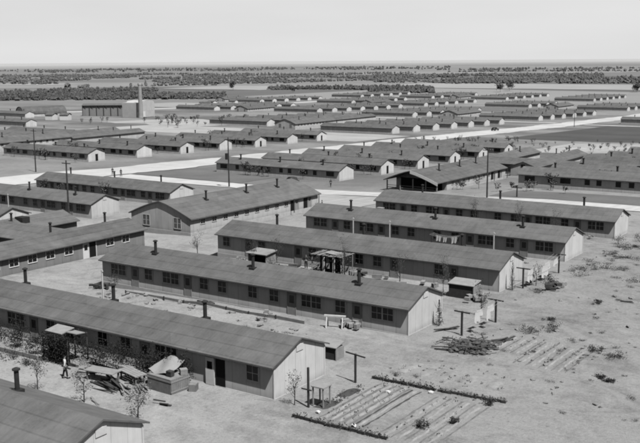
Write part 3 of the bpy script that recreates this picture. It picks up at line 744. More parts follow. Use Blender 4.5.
# ------------------------------------------------------------------ clotheslines with washing
def clothesline(p, q_, h, labA, labB, labLine, labCloth, cl, sag=.25):
    P = Vector(gp(*p)); Q = Vector(gp(*q_)); d = (Q - P).normalized(); rz = math.atan2(d.y, d.x) + math.pi/2
    for X, lab in ((P, labA), (Q, labB)):
        t = empty('clothes_pole', X, lab, 'pole', rz=rz)
        MB().box(-.07,.07,-.07,.07,-.3,h).obj('upright', M_darkwood, t); MB().box(-.75,.75,-.05,.05,h-.12,h-.02).obj('crossarm', M_darkwood, t)
    side = Vector((-d.y, d.x, 0)); m = MB()
    Lh = lambda u, o: P.lerp(Q, u) + side*o + Vector((0,0,h-.05 - sag*4*u*(1-u)))
    for o in (-.6,-.2,.2,.6): m.tube([Lh(i/10, o) for i in range(11)], .012, 4, False)
    tag(m.obj('washing_line', M_chrome, recalc=False), labLine, 'washing line')
    qq = random.Random(len(labCloth))
    for u, w, hh, o in cl:
        m = MB(); nn = 8; Ln = (Q - P).length
        for i in range(nn + 1):
            uu = u + w/Ln*i/nn; top = Lh(uu, o)
            for j in range(5):
                m.v.append(tuple(top + side*(.10*math.sin(i*1.9+j*.6)*j/4) + Vector((0,0,-hh*(j/4)*(1+.12*math.sin(i*1.3))))))
        for i in range(nn):
            for j in range(4): a = i*5+j; m.f.append((a,a+1,a+6,a+5))
        tag(m.obj('washing', M_cloth, recalc=False, smooth=True), labCloth[0], 'laundry', labCloth[1])
clothesline((-33.1,68.9),(-32.5,74.4),2.1,'nearer clothes pole of the line beside the rubble heap','farther clothes pole of the line beside the rubble heap','washing lines strung beside the rubble heap',('white washing hung on the line beside the rubble heap','washing beside the rubble heap'),[(.2,.7,.9,-.6),(.36,.9,.6,-.2),(.55,.5,1.0,-.6),(.68,1.0,.7,-.2)])
clothesline((-35.4,87.6),(-35.0,96.6),2.1,'nearer clothes pole of the line past the white gable','farther clothes pole of the line past the white gable','washing lines strung past the white gable',('white sheet sagging from the line past the white gable','sheets past the white gable'),[(.08,1.5,1.3,-.2),(.28,1.4,1.4,.2),(.47,1.3,1.2,-.2),(.64,1.2,.9,.2),(.8,.9,.7,-.2)],.5)
clothesline((-52.6,100.6),(-48.9,100.8),2.3,'left clothes pole before the washing-line barrack','right clothes pole before the washing-line barrack','washing lines before the washing-line barrack',('white washing hung before the dark barrack front','washing before the dark barrack front'),[(.12,.8,.7,.2),(.42,.6,.6,-.2),(.66,.9,.8,.2)])
t = empty('clothes_pole', gp(-34.1,53.9), 'lone T-shaped clothes pole behind the garden beds', 'pole', rz=R(-12))
MB().box(-.06,.06,-.06,.06,-.3,2.15).obj('upright', M_darkwood, t); MB().box(-.95,.95,-.045,.045,2.04,2.12).obj('crossarm', M_darkwood, t)
t = empty('wooden_post', gp(-34.1,48.1), 'dark wooden post with a crosspiece standing before the near gable', 'post')
MB().box(-.06,.06,-.06,.06,-.3,2.75).obj('upright', M_darkwood, t); MB().box(-.5,.32,-.095,-.062,1.2,1.29).obj('crosspiece', M_darkwood, t)
t = empty('stool', gp(-33.6,48.9), 'pale square stand beside the dark post at the near gable', 'stand')
for x in (-.4,.4):
    for y in (-.4,.4): MB().box(x-.04,x+.04,y-.04,y+.04,0,1.35).obj('leg', M_wood2, t)
MB().box(-.5,.5,-.5,.5,1.35,1.42).obj('top', M_wood2, t)
# ------------------------------------------------------------------ sheds, crates and clutter
def bin_(x, y, lx, ly, h, label, mats=(M_darkwood, M_wood2), rz=0):
    t = empty('coal_bin', gp(x,y), label, 'bin', rz=rz)
    MB().box(0,lx,0,ly,-.2,h).obj('body', mats[0], t)
    MB().add([(-.1,-.1,h+.02),(lx+.1,-.1,h+.02),(lx+.1,ly+.1,h+.3),(-.1,ly+.1,h+.3),(-.1,-.1,h-.04),(lx+.1,-.1,h-.04),(lx+.1,ly+.1,h+.24),(-.1,ly+.1,h+.24)],[(0,1,2,3),(7,6,5,4),(0,4,5,1),(1,5,6,2),(2,6,7,3),(3,7,4,0)]).obj('lid', mats[1], t)
    MB().box(lx+.004,lx+.08,-.06,ly+.06,-.2,h-.05).obj('end_board', mats[1], t)
bin_(-39.4,57.4,1.3,1.0,1.0,'dark coal bin behind the rear corner of the near gable')
bin_(-40.2,80.6,2.6,1.5,1.35,'dark lean-to bin with light top near the gable with laundry')
t = empty('lean_to_shed', gp(-66.4,82.0), 'small shed with a pale roof and dark open front before the porch-shelter barrack', 'shed')
pieces('wall', M_wood2, t, [(0,.1,0,1.8,-.2,1.5),(2.5,2.6,0,1.8,-.2,1.5),(.1,2.5,1.7,1.8,-.2,1.7),(.1,2.5,0,.1,-.2,.35)])
MB().obox((1.3,.85,1.68),3.0,2.2,.09,Matrix.Rotation(R(6),3,'X')).obj('roof', M_tarp, t)
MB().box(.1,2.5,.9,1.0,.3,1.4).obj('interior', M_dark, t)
# ramshackle porch shelter
t = empty('porch_shelter', gp(-57.6,82.2), 'ramshackle porch shelter of poles, boards and vines before a barrack', 'shelter')
for x in (0,1.4,2.7,4.0):
    for y in (0,1.9): MB().tube([(x,y,-.3),(x+.05*math.sin(x*5),y,2.15)], .06, 6).obj('post', M_wood, t)
rf = MB()
qq = random.Random(5)
for i in range(11): rf.obox((i*.38+.1, .95, 2.2+.05*qq.random()), .2, 2.3+qq.random()*.5, .04, Matrix.Rotation(qq.uniform(-.06,.06),3,'Z'))
rf.obj('roof_slats', M_wood, t)
MB().obox((2.3,.9,2.36),1.6,1.3,.06,Matrix.Rotation(R(5),3,'Y')).obj('canvas', M_tarp, t)
pieces('curtain', M_cloth, t, [(1.5,1.66,-.05,.02,0,2.0),(2.9,3.0,-.05,.02,0,2.1)])
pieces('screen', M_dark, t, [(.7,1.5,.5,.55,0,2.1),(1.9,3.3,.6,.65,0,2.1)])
vm = MB()
for i in range(420):
    x = qq.choice((-.3,.0,.5,3.4,3.9,4.5)) + qq.gauss(0,.35); vm.leaf((x, qq.uniform(-.3,1.2), qq.uniform(.1,2.5)), .15, qq)
vm.obj('vine', M_leaf2, t, recalc=False)
# brush shelter before the nearest barrack
t = empty('brush_shelter', gp(-57.0,45.2), 'dark brush covered shelter with a pale top before the nearest barrack', 'shelter')
for x in (0,1.4,2.8):
    for y in (0,1.9): MB().tube([(x,y,-.2),(x,y,2.2)], .06, 6).obj('post', M_bark, t)
vm = MB()
for i in range(2200): vm.leaf((qq.uniform(-.2,3.0), qq.uniform(-.25,2.0) if qq.random() < .4 else qq.uniform(-.3,.1), qq.uniform(.1,2.3)), .14, qq)
vm.obj('brush', M_leafd, t, recalc=False)
MB().obox((.9,.9,2.38),1.9,1.3,.07,Matrix.Rotation(R(9),3,'X')).obj('top_board', M_wood2, t); MB().obox((2.5,1.1,2.34),1.1,.9,.06,Matrix.Rotation(R(-6),3,'X')).obj('top_board', M_wood2, t)
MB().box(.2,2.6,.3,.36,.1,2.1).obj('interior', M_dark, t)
# crate with canvas and boxes
t = empty('plank_crate', gp(-45.6,44.9), 'big plank crate beside the open white door', 'crate', rz=R(-4))
m = MB(); n_ = 14
for i in range(n_):
    x = .17*i; m.box(x,x+.155,-.03,.0,-.1,1.1); m.box(x,x+.155,1.7,1.73,-.1,1.1)
for i in range(10):
    y = .17*i; m.box(-.03,0,y,y+.155,-.1,1.1); m.box(2.38,2.41,y,y+.155,-.1,1.1)
m.obj('plank', M_wood, t); MB().box(0,2.38,0,1.7,-.1,1.05).obj('inner', M_wood, t)
MB().box(-.05,2.43,-.05,-.03,.85,.95).box(2.41,2.43,-.05,1.75,.85,.95).box(2.41,2.43,-.05,1.75,.15,.25).obj('batten', M_wood2, t)
def canvas(x, y, lx, ly, zlist, label, mat, seed, rz=0, name='canvas_sheet'):
    qq = random.Random(seed); m = MB(); nx_, ny_ = 10, 8
    for j in range(ny_+1):
        for i in range(nx_+1):
            u, v = i/nx_, j/ny_
            z = zlist[0]*(1-u)*(1-v)+zlist[1]*u*(1-v)+zlist[2]*u*v+zlist[3]*(1-u)*v + .12*math.sin(u*7+v*3+seed) + .05*qq.random()
            m.v.append((lx*(u-.5), ly*(v-.5), z))
    for j in range(ny_):
        for i in range(nx_): a = j*(nx_+1)+i; m.f.append((a,a+1,a+nx_+2,a+nx_+1))
    o = m.obj(name, mat, recalc=False, smooth=True); o.location = gp(x,y); o.rotation_euler = (0,0,rz); return tag(o, label, 'sheet')
canvas(-44.9,46.1,1.9,1.7,(1.15,1.1,1.85,1.75),'pale canvas sheet heaped over the big plank crate', M_tarp, 2)
for i, (x, y, z, s, mt, lab) in enumerate(((-43.9,45.4,1.08,.45,M_darkwood,'dark box on the near corner of the big plank crate'),(-43.4,46.2,1.08,.5,M_wood2,'pale box on the right end of the big plank crate'),(-42.6,46.3,0,.65,M_wood,'grey box on the ground right of the big plank crate'))):
    o = MB().box(-s/2,s/2,-s*.4,s*.4,0,s*.8).box(-s/2-.01,s/2+.01,-s*.4-.012,-s*.4,s*.6,s*.7).obj('wooden_box', mt); o.location = gp(x,y,z); o.rotation_euler = (0,0,i); tag(o, lab, 'box')
# long plank bench, trestle tables, lumber
def table(x, y, lx, ly, h, rz, label, mat=M_wood2, name='plank_table', tilt=0):
    t = empty(name, gp(x,y), label, 'table', rz=rz)
    for sx in (-.42,.42):
        for sy in (-.35,.35): MB().box(lx*sx-.05,lx*sx+.05,ly*sy-.05,ly*sy+.05,-.1,h).obj('leg', M_wood, t)
    m = MB(); n = max(2, int(ly/.22))
    for i in range(n): y0 = -ly/2 + ly*i/n; m.box(-lx/2,lx/2,y0+.01,y0+ly/n-.01,h,h+.06)
    m.obj('top', mat, t)
table(-50.9,46.4,4.8,.5,.55,R(-4),'long low plank bench in front of the dense bushes', name='plank_bench')
table(-49.6,44.4,2.6,1.1,.7,R(8),'pale trestle table in the clutter right of the small sapling')
table(-47.6,45.4,2.4,1.0,.7,R(-14),'trestle table beside the lumber pile left of the crate')
def log_pile(x, y, n, l, rz, label, seed, mat=M_wood, name='lumber_pile', spread=.9):
    qq = random.Random(seed); m = MB()
    for i in range(n):
        a = qq.uniform(-.22,.22); c = Vector((qq.uniform(-.4,.4), qq.uniform(-spread,spread), .06 + .35*qq.random()*i/n))
        d = Vector((math.cos(a), math.sin(a), qq.uniform(-.08,.12))); ll = l*qq.uniform(.5,1)/2
        if qq.random() < .5: m.beam(c-d*ll, c+d*ll, qq.uniform(.1,.22), .05)
        else: m.tube([c-d*ll, c+d*ll], .05, 6)
    o = m.obj(name, mat); o.location = gp(x,y); o.rotation_euler = (0,0,rz); return tag(o, label, 'lumber')
log_pile(-46.9,46.4,18,2.8,R(28),'sloping pile of pale planks against the bushes left of the crate',1,M_wood2)
log_pile(-48.4,43.7,12,3.4,R(-12),'loose dark poles on the ground before the trestle table',2,M_darkwood)
log_pile(-51.6,45.3,8,1.6,R(20),'short scraps of wood by the foot of the brush shelter',3,M_darkwood)
log_pile(-46.3,44.1,14,2.0,R(-30),'heap of broken boards at the left foot of the crate',4,M_wood)
log_pile(-46.4,40.9,2,1.9,R(150),'thin stick lying by the stake of the sapling beyond the bottom left roof',5,M_wood,'stick',.1)
log_pile(-42.4,43.0,3,1.0,R(10),'dark scrap of timber on the ground before the open door',6,M_darkwood,'timber_scrap',.3)
log_pile(-53.9,45.2,6,1.3,R(0),'dark heap of sticks in front of the brush shelter',7,M_darkwood,'brushwood',.5)
def rails(pts, label, h=.35, mat=M_wood, name='board_edging', gap=2.4):
    t = empty(name, gp(*pts[0]), label, 'fence'); b = Vector(gp(*pts[0])); m = MB(); p_ = MB()
    for a, c in zip(pts, pts[1:]):
        n = max(1, int((Vector(c)-Vector(a)).length/gap)); 
        for i in range(n):
            A_ = Vector(a).lerp(Vector(c), i/n); C_ = Vector(a).lerp(Vector(c), (i+1)/n)
            m.beam(Vector(gp(A_.x,A_.y,h*.55))-b, Vector(gp(C_.x,C_.y,h*.55))-b, .05, h*.9)
            p_.box(A_.x-b.x-.05,A_.x-b.x+.05,A_.y-b.y-.12,A_.y-b.y-.02,gr(A_.x,A_.y)-b.z-.2,gr(A_.x,A_.y)-b.z+h*1.25)
    m.obj('board', mat, t); p_.obj('peg', M_darkwood, t)
rails([(-67.4,63.9),(-60,64.3),(-52,64.2),(-46,64.4)], 'low board edging along the front of the second barrack', .28)
rails([(-60.5,57.2),(-55.2,57.2)], 'short dark board edging on the dug-over bank', .25, M_darkwood)
rails([(-66.2,45.1),(-62,44.9),(-57.4,44.9)], 'pale low board edging before the dark bushes at left', .35, M_wood2)
rails([(-72.4,82.9),(-60,82.7)], 'low board edging at the left front of the porch-shelter barrack', .4, M_wood2)
t = empty('sawhorse', gp(-43.2,65.0), 'white sawhorse standing before the second barrack', 'sawhorse', rz=R(20))
for x in (-.7,.7):
    for y in (-.35,.35): MB().beam((x,y,0),(x,0,1.0),.1).obj('leg', M_trim, t)
MB().box(-.95,.95,-.08,.08,.98,1.12).obj('beam', M_trim, t)
for i, (x, y, lab) in enumerate(((-42.4,66.0,'pale small heap of things by the front wall right of the sawhorse'),(-72.6,65.2,'dark jumble of boxes at the left corner of the second barrack'),(-37.2,80.2,'pale jumble by the light post near the white gable'),(-47.6,57.9,'pale stones and boards behind the right stovepipe of the nearest barrack'),(-32.5,88.3,'dark clutter below the sagging sheets'))):
    qq = random.Random(i); m = MB()
    for k in range(9): m.obox((qq.gauss(0,.5),qq.gauss(0,.35),.2+qq.random()*.3),qq.uniform(.25,.7),qq.uniform(.2,.5),qq.uniform(.2,.5),Matrix.Rotation(qq.random()*3,3,'Z'))
    o = m.obj('junk_heap', M_darkwood if 'dark' in lab else M_wood2); o.location = gp(x,y); tag(o, lab, 'heap')
qc = random.Random(77)
for i in range(26):
    y = qc.choice((64.9,82.4,83.6,101.2,102.0,119.9)); x = qc.uniform(-72,-39)
    if y < 66 and x > -46: continue
    m = MB()
    for k in range(qc.randint(2,4)): m.obox((qc.gauss(0,.35),qc.gauss(0,.2),.12+qc.random()*.25),qc.uniform(.2,1.1),qc.uniform(.15,.4),qc.uniform(.1,.5),Matrix.Rotation(qc.random()*3,3,'Z'))
    o = m.obj('yard_scraps', qc.choice((M_wood, M_darkwood, M_wood2))); o.location = gp(x,y); tag(o, 'small pile of boxes and boards along a near barrack front', 'scraps', 'piles of scraps along the barrack fronts')
# rubble heap by the clothes poles
q2 = random.Random(21)
t = empty('rubble_heap', gp(-30.9,66.1), 'dark heap of stones and earth in front of the clothes poles', 'heap')
m = MB()
for i in range(70):
    a = q2.random()*6.28; d = q2.random()**.7*2.3; m.ico((math.cos(a)*d, math.sin(a)*d*.9, max(0,.6*(1-d/2.3))*q2.uniform(.3,1)), q2.uniform(.1,.34), .4, 1, (1.2,1,.7), i)
m.obj('stone', M_rock2, t)
m = MB()
for i in range(46):
    a = q2.random()*3.14; c = Vector((q2.gauss(0,1.0), q2.gauss(0,.85), q2.uniform(.1,.6))); dd = Vector((math.cos(a), math.sin(a), q2.uniform(-.25,.25))) * q2.uniform(.3,1.1)
    m.tube([c-dd, c+dd], q2.uniform(.02,.07), 5)
m.obj('branch', M_rock2, t)
m = MB()
for i in range(420): m.leaf((q2.gauss(0,1.0), q2.gauss(0,.9), abs(q2.gauss(.15,.25))), .16, q2)
m.obj('brush', M_leaf, t, recalc=False)
log_pile(-29.6,69.4,5,1.6,R(70),'dark short logs lying beyond the rubble heap',31,M_darkwood,'log_pile',.4)
log_pile(-32.0,64.6,4,2.4,R(20),'dark logs lying at the near foot of the rubble heap',32,M_darkwood,'log_pile',.4)
log_pile(-34.9,69.6,3,2.8,R(60),'dark pole lying between the young conifer and the clothes pole',33,M_darkwood,'fallen_pole',.1)
log_pile(-25.2,88.0,3,1.6,R(-5),'dark bit of timber lying high on the open ground at the right edge',34,M_darkwood,'timber_scrap',.2)
# ------------------------------------------------------------------ gardens
def hedge(p, q_, w, h, label, seed, mat=M_leaf, n=900):
    qq = random.Random(seed); b = Vector(gp(*p)); P = Vector(p); Q = Vector(q_); t = empty('garden_border', b, label, 'garden border')
    d = (Q-P).normalized(); s = Vector((-d.y,d.x)); m = MB()
    for i in range(n):
        u = qq.random()
        if noise.noise(Vector((u*9, seed, 0))) < -.38: continue
        c = P.lerp(Q,u) + s*qq.gauss(0,w*.4); m.leaf((c.x-b.x, c.y-b.y, gr(c.x,c.y)-b.z + abs(qq.gauss(0,.5))*h), .17, qq)
    m.obj('planting', mat, t, recalc=False)
    m = MB(); k = 14
    for i in range(k):
        A_ = P.lerp(Q,i/k); C_ = P.lerp(Q,(i+.97)/k); o = s*qq.uniform(-.06,.06)-s*w*.5
        m.beam(Vector(gp(A_.x+o.x,A_.y+o.y,h*.3))-b, Vector(gp(C_.x+o.x,C_.y+o.y,h*.3))-b, .07, h*.7)
    m.obj('board', M_darkwood, t)
hedge((-34.0,46.3),(-27.0,46.3),.34,.3,'dark planted border along the near edge of the garden',1,M_leaf,420)
hedge((-33.6,55.6),(-28.6,55.6),.36,.32,'dark ragged border along the far edge of the garden, left stretch',2,M_leaf,420)
hedge((-28.4,55.6),(-23.6,56.2),.3,.26,'paler ragged border along the far edge of the garden, right stretch',3,M_leaf2,380)
def bed(name, x0, x1, y0, y1, mat, dz, seed):
    qq = random.Random(seed); m = MB(); nx_ = max(2,int((x1-x0)/.4)); ny_ = max(2,int((y1-y0)/.4))
    for j in range(ny_+1):
        for i in range(nx_+1):
            x = x0+(x1-x0)*i/nx_; y = y0+(y1-y0)*j/ny_
            if i in (0,nx_): x += qq.uniform(-.06,.06)
            if j in (0,ny_): y += qq.uniform(-.12,.12)
            e = 0 if i in (0,nx_) or j in (0,ny_) else 1
            m.v.append((x,y,gr(x,y)+ (dz + qq.uniform(0,.05) if e else -.03)))
    for j in range(ny_):
        for i in range(nx_): a = j*(nx_+1)+i; m.f.append((a,a+1,a+nx_+2,a+nx_+1))
    return tag(m.obj(name, mat, recalc=False, smooth=True), None, kind='structure')
bed('garden_soil', -34.0, -32.7, 48.2, 50.2, M_soil, .07, 1); bed('garden_soil', -33.9, -32.8, 50.8, 53.0, M_soil, .07, 2)
M_tilled = plain('tilled_soil', .155, .6, 1.6, bmp=.05); M_ridge = plain('dry_ridge_soil', .275, .6, 1.6, bmp=.04)
def furrows(x0, x1, n, y0, y1, seed, wid=.2, mats=None):
    for i in range(n):
        x = x0 + (x1 - x0) * i / max(1, n - 1)
        bed('garden_furrow', x - wid/2, x + wid/2, y0, y1, (mats or (M_tilled, M_ridge))[i % 2], .05 if i % 2 == 0 else .11, seed + i)
furrows(-32.45, -30.2, 9, 47, 55, 10, .2); furrows(-29.95, -29.3, 3, 47, 55, 30, .15, (M_soil, M_ridge))
furrows(-27.9, -24.2, 9, 46.6, 54.8, 40, .16)
furrows(-29.6, -26.9, 7, 66.5, 71.2, 60, .16); furrows(-26.6, -22.6, 9, 64.2, 71.2, 70, .15)
for i, x in enumerate((-33.2,-31.6,-30.0,-28.2,-26.4)): bed('garden_soil', x, x + 1.2, 57.8, 60.6, M_ridge, .05, 90 + i)
def veg_rows(label, xs, y0, y1, step, size, seed, mat=M_leaf2, skip=.15, h=.22):
    qq = random.Random(seed); m = MB()
    for x in xs:
        y = y0
        while y < y1:
            y += step*qq.uniform(.7,1.3)
            if qq.random() < skip: continue
            xx = x + qq.gauss(0,.05); z = gr(xx,y); r = size*qq.uniform(.5,1.2)
            for k in range(9): m.leaf((xx+qq.gauss(0,r*.5), y+qq.gauss(0,r*.5), z + abs(qq.gauss(0,h*.6))), r*.8, qq)
    tag(m.obj('vegetable_rows', mat, recalc=False), label, 'vegetables', kind='stuff')
veg_rows('close rows of leafy vegetables in the left half of the garden', [-32.17,-31.6,-31.05,-30.5], 47.2, 54.8, .5, .15, 1, M_leaf2, .2, .14)
veg_rows('sparse rows of seedlings in the right half of the garden', [-27.4,-26.5,-25.6,-24.7], 46.8, 54.5, 1.0, .17, 2, M_leaf, .35, .16)
veg_rows('dark leafy plants on the damp bed in the garden corner', [-33.8,-33.5,-33.2,-32.9], 48.4, 52.8, .4, .17, 3, M_leaf, .25, .14)
veg_rows('faint rows of dry plants on the plot beyond the rubble heap', [-29.6+.9*i for i in range(4)], 66.5, 71, .7, .15, 4, M_leaf, .3, .12)
veg_rows('faint rows of dry plants on the plot at right', [-26.6+1.0*i for i in range(5)], 64.3, 71, .75, .17, 5, M_leaf, .35, .13)
veg_rows('weedy rows on the strip beyond the garden hedge', [-33.0+.8*i for i in range(11)], 57.6, 61, .6, .15, 6, M_leaf2, .5, .08)
veg_rows('faint dry rows at the far right of the open ground', [-23.0,-21.8,-20.4], 58, 66, 1.2, .16, 7, M_leaf2, .6, .1)
veg_rows('weeds in the beds before the dark bushes', [-69+.6*i for i in range(22)], 43.2, 44.8, .35, .2, 8, M_leaf2, .3)
for i, (x, y) in enumerate(((-33.0,47.6),(-31.0,53.2),(-29.8,46.9),(-28.6,54.9))):
    o = MB().ico((0,0,.1), .16, .3, 1, (1.3,1,.8), i).obj('white_stone', M_trim); o.location = gp(x,y); tag(o, ['white stone at the near left corner of the garden','white stone among the garden rows','white stone by the near garden border','pale stone in the gap of the far garden border'][i], 'stone')
qs = random.Random(31); stones = [MB().ico((0,0,.03), .14, .35, 1, (1.2,1,.6), 60+i).mesh('stone', M_rock) for i in range(4)]
for i in range(150):
    x, y = (qs.uniform(-72,-45), qs.uniform(57.5,63.7)) if i < 100 else (qs.uniform(-35,-16), qs.uniform(57,112))
    o = mobj('stone', qs.choice(stones), None, gp(x,y), qs.random()*6); s = qs.uniform(.5,1.8); o.scale = (s,s,s)
    tag(o, 'loose stone on the dug-over bank behind the nearest barrack' if i < 100 else 'loose stone on the open ground at right', 'stone', 'loose stones on the bank' if i < 100 else 'loose stones on the open ground')

# ------------------------------------------------------------------ vehicles
def car(loc, rz, label, truck=False):
    t = empty('truck' if truck else 'car', loc, label, 'truck' if truck else 'car', rz=rz)
    b = MB(); prof = [(-2.2,.45),(2.1,.45),(2.15,.85),(1.2,1.02),(.75,1.05),(.35,1.58),(-.9,1.62),(-1.6,1.3),(-2.15,.9)] if not truck else [(-.2,.55),(2.3,.55),(2.3,1.1),(1.5,1.2),(1.2,1.25),(.95,1.95),(-.15,1.95)]
    ins = MB(); n = len(prof)
    vs = []
    for y, k in ((-.78,.92),(-.62,1),(.62,1),(.78,.92)):
        for x, z in prof: vs.append((x*k, y, .45 + (z-.45)*(k if z > .9 else 1)))
    fs = [tuple(range(n)), tuple(reversed(range(3*n,4*n)))]
    for r_ in range(3):
        for i in range(n): fs.append((r_*n+i, r_*n+(i+1)%n, (r_+1)*n+(i+1)%n, (r_+1)*n+i))
    b.add(vs, fs).obj('body', M_carpaint, t, smooth=False)
    if truck:
        MB().box(-2.9,-.3,-.95,.95,.75,.85).box(-2.9,-.3,-.95,-.88,.85,1.4).box(-2.9,-.3,.88,.95,.85,1.4).box(-2.9,-2.83,-.88,.88,.85,1.4).obj('cargo_bed', M_wood, t)
    wx = (1.35,-1.3) if not truck else (1.5,-1.9)
    for x in wx:
        for y in (-.75,.75):
            w = MB().tube([(x,y-.11,.36),(x,y+.11,.36)], .36, 14).obj('wheel', M_tyre, t); MB().tube([(x,y-.125,.36),(x,y+.125,.36)], .18, 10).obj('rim', M_chrome, w)
            f = MB(); 
            for i in range(8):
                a = math.pi*i/7; a2 = math.pi*(i+1)/7
                if i < 7: f.beam((x+.5*math.cos(a),y,.36+.45*math.sin(a)),(x+.5*math.cos(a2),y,.36+.45*math.sin(a2)),.34,.04)
            f.obj('fender', M_carpaint, t)
    if not truck:
        for y in (-.80,.78): MB().box(-1.2,.1,y,y+.02,1.12,1.5).obj('window', M_pane, t)
        MB().box(-2.17,-2.15,-.4,.4,1.0,1.2).obj('window', M_pane, t)
    for y in (-.5,.5): MB().tube([(wx[0]+.72,y,.85),(wx[0]+.86,y,.85)], .12, 10).obj('headlight', M_chrome, t)
car((-120.6,165.2,gz(-120,165)), R(-25), 'dark car parked by the long barrack behind the bright-sided hall')
car((-289.5,385,gz(-289,385)), R(15), 'dark truck standing on the bare lot at upper centre', True)
car((-176,397,gz(-176,397)+.1), R(80), 'dark car on the diagonal road right of centre')
car((-283,387.5,gz(-283,387)), R(-40), 'dark car just right of the truck on the bare lot')

# ------------------------------------------------------------------ people
def skin_mesh(name, verts, edges, mat, lev=1):
    me = bpy.data.meshes.new(name); me.from_pydata([v[:3] for v in verts], edges, [])
    o = bpy.data.objects.new(name, me); COL.objects.link(o)
    md = o.modifiers.new('s', 'SKIN'); md.use_smooth_shade = True
    for i, v in enumerate(verts):
        d = me.skin_vertices[0].data[i]; r_ = v[3]; d.radius = r_ if isinstance(r_, tuple) else (r_, r_); d.use_root = (i == 0)
    sb = o.modifiers.new('u', 'SUBSURF'); sb.levels = lev; sb.render_levels = lev
    dg = bpy.context.evaluated_depsgraph_get(); dg.update()
    m2 = bpy.data.meshes.new_from_object(o.evaluated_get(dg)); m2.name = name
    bpy.data.objects.remove(o); bpy.data.meshes.remove(me)
    m2.materials.clear(); m2.materials.append(mat)
    for p in m2.polygons: p.use_smooth = True
    return m2
def person_meshes(step, armL, armR):
    V = []; E_ = []
    def v(x,y,z,r): V.append((x,y,z,r)); return len(V)-1
    def e(*c):
        for a,b in zip(c,c[1:]): E_.append((a,b))
    pel = v(0,0,.93,(.15,.11)); wa = v(0,0,1.08,(.135,.10)); chs = v(0,-.01,1.30,(.165,.115)); nb = v(0,0,1.43,.075); nk = v(0,-.01,1.50,.055); hd = v(0,-.02,1.60,(.075,.09)); tp = v(0,-.015,1.68,(.07,.085))
    e(pel,wa,chs,nb,nk,hd,tp)
    for s, st in ((-1,step),(1,-step)):
        hp = v(.09*s,0,.88,.095); kn = v(.10*s,-.02-st*.5,.48,.062); an = v(.10*s,st*-.9+.02,.09,.042); to = v(.11*s,st*-.9-.15,.045,.035); e(pel,hp,kn,an,to)
        ax, az = (armL if s < 0 else armR)
        sh = v(.19*s,0,1.38,.06); el = v(.26*s,ax*.4,1.12,.044); wr = v(.27*s,ax,.90+az,.03); pm = v(.27*s,ax*1.1-.01,.82+az,(.022,.04)); e(chs,sh,el,wr,pm)
        for k,(dy,ln) in enumerate(((-.035,.075),(-.012,.085),(.012,.08),(.034,.06))):
            f1 = v(.27*s,ax*1.1-.01+dy,.82+az-.045,.0095); f2 = v(.262*s,ax*1.1-.01+dy*1.1,.82+az-.045-ln,.008); e(pm,f1,f2)
        th = v(.262*s,ax*1.1-.06,.835+az,.010); th2 = v(.255*s,ax*1.1-.075,.80+az,.008); e(pm,th,th2)
    ns = v(0,-.115,1.60,.012); e(hd,ns)
    for s in (-1,1): er = v(.082*s,0,1.60,.014); e(hd,er)
    body = (V, E_)
    tv = []; te = []
    def t(x,y,z,r): tv.append((x,y,z,r)); return len(tv)-1
    p0 = t(0,0,.95,(.165,.125)); p1 = t(0,0,1.03,(.15,.115)); te.append((p0,p1))
    for s, st in ((-1,step),(1,-step)):
        hp = t(.09*s,0,.87,.11); kn = t(.10*s,-.02-st*.5,.48,.082); an = t(.10*s,st*-.9+.02,.12,.07); te += [(p0,hp),(hp,kn),(kn,an)]
    sv = []; se = []
    def t2(x,y,z,r): sv.append((x,y,z,r)); return len(sv)-1
    a = t2(0,0,1.0,(.165,.125)); b = t2(0,-.01,1.28,(.18,.13)); c = t2(0,0,1.44,.085); se += [(a,b),(b,c)]
    for s in (-1,1):
        ax, az = (armL if s < 0 else armR)
        sh = t2(.19*s,0,1.38,.078); el = t2(.26*s,ax*.4,1.12,.06); wr = t2(.27*s,ax*.9,.95+az,.05); se += [(b,sh),(sh,el),(el,wr)]
    return body, (tv,te), (sv,se)
def person(loc, rz, label, shirt, step=.12, armL=(.05,.0), armR=(-.05,.0), hat=False):
    b, tr, sh = person_meshes(step, armL, armR)
    t = empty('person', loc, label, 'person', rz=rz)
    mobj('body', skin_mesh('body', *b, M_skin), t)
    mobj('trousers', skin_mesh('trousers', *tr, M_trouser), t)
    mobj('shirt', skin_mesh('shirt', *sh, shirt), t)
    h = MB(); h.ico((0,.005,1.665), .105, .06, 2, (.9,1.02,.85), 3); h.obj('hair', M_hair, t, smooth=True)
    f = MB()
    for s in (-1,1): f.ico((.032*s,-.1,1.625), .012, 0, 1)
    f.obj('eyes', M_hair, t); MB().obox((0,-.108,1.555), .05, .012, .01).obj('mouth', M_bark, t)
    s_ = MB()
    for s, st in ((-1,step),(1,-step)): s_.box(.11*s-.05,.11*s+.05,st*-.9-.19,st*-.9+.08,.0,.075)
    s_.obj('shoes', M_hair, t)
    return t
person(gp(-52.1,43.1), R(150), 'man in a pale shirt and dark trousers walking on the ground before the bushes', M_shirt, .16, (.12,.02), (-.14,.02))
person(gp(-59.4,83.6), R(20), 'dark clothed person standing left of the porch shelter', M_shirt2, .04)
P3 = person((-110.3,164.6,gz(-110.3,164.6)), R(70), 'tiny dark figure walking on the pale ground left of the open-fronted hall', M_shirt2, .15)
dup(P3, (-166.3,155,gz(-166,155)+.1), R(30), 'left of two dark figures on the broad road at left')
dup(P3, (-162.0,153.6,gz(-162,153)+.09), R(200), 'right of two dark figures on the broad road at left')
dup(P3, (-87.2,127.5,gz(-87,127)), R(120), 'dark figure at the far end of the bright-sided hall')

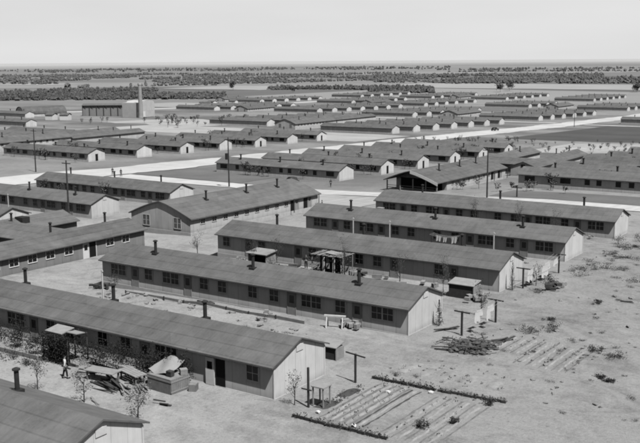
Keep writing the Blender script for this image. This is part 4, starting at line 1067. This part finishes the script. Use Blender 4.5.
# ------------------------------------------------------------------ light, sky, camera
SD = Vector((.477,-.193,.857)).normalized()
sun = bpy.data.lights.new('sun', 'SUN'); sun.energy = 5.0; sun.angle = R(.53); sun.color = (1,.995,.985)
so = bpy.data.objects.new('sun', sun); COL.objects.link(so); so.rotation_euler = SD.to_track_quat('Z','Y').to_euler(); so.location = (0,0,200)
w = bpy.data.worlds.new('World'); scene.world = w; w.use_nodes = True
nt = w.node_tree; n = N(nt); bg = nt.nodes['Background']
sky = n.new('ShaderNodeTexSky'); sky.sky_type = 'NISHITA'; sky.sun_disc = False
sky.sun_elevation = math.asin(SD.z); sky.sun_rotation = math.atan2(SD.x, SD.y); sky.dust_density = 2.5; sky.altitude = 1000
bw = n.new('ShaderNodeRGBToBW'); n.link(sky.outputs[0], bw.inputs[0])
tc = n.new('ShaderNodeTexCoord'); sp = n.new('ShaderNodeSeparateXYZ'); n.link(tc.outputs['Generated'], sp.inputs[0])
hz = n.ramp(sp.outputs[2], 0.075, .15, 1, 0)                                # white summer haze low over the plain
cl = n.noise(n.vmul(tc.outputs['Generated'], (1.5, 1.5, 9)), 1.6, 4, .5)
val = n.mix(n.math('MULTIPLY', hz, .97), n.math('MULTIPLY', bw.outputs[0], .95), n.math('ADD', 12.6, n.math('MULTIPLY', n.math('SUBTRACT', cl, .5), 3.2)))
n.link(val, bg.inputs['Color']); bg.inputs['Strength'].default_value = .06
cam = bpy.data.cameras.new('camera'); co = bpy.data.objects.new('camera', cam); COL.objects.link(co); scene.camera = co
cam.sensor_width = 36; cam.lens = 36 * 937.843 / 640; cam.clip_start = .5; cam.clip_end = 90000
yaw, pit, rol = .60219, .17021, -.00778
fw = Vector((-math.sin(yaw)*math.cos(pit), math.cos(yaw)*math.cos(pit), -math.sin(pit)))
r0 = Vector((math.cos(yaw), math.sin(yaw), 0)); u0 = r0.cross(fw)
rr = math.cos(rol)*r0 + math.sin(rol)*u0; uu = -math.sin(rol)*r0 + math.cos(rol)*u0
mw = Matrix((rr, uu, -fw)).transposed().to_4x4(); mw.translation = (0, 0, 22.553); co.matrix_world = mw
vs_ = scene.view_settings; vs_.view_transform = 'Standard'; vs_.look = 'None'; vs_.exposure = 0; vs_.gamma = 1
scene.cycles.filter_width = 2.0
scene.cycles.diffuse_bounces = 0; scene.cycles.max_bounces = 6
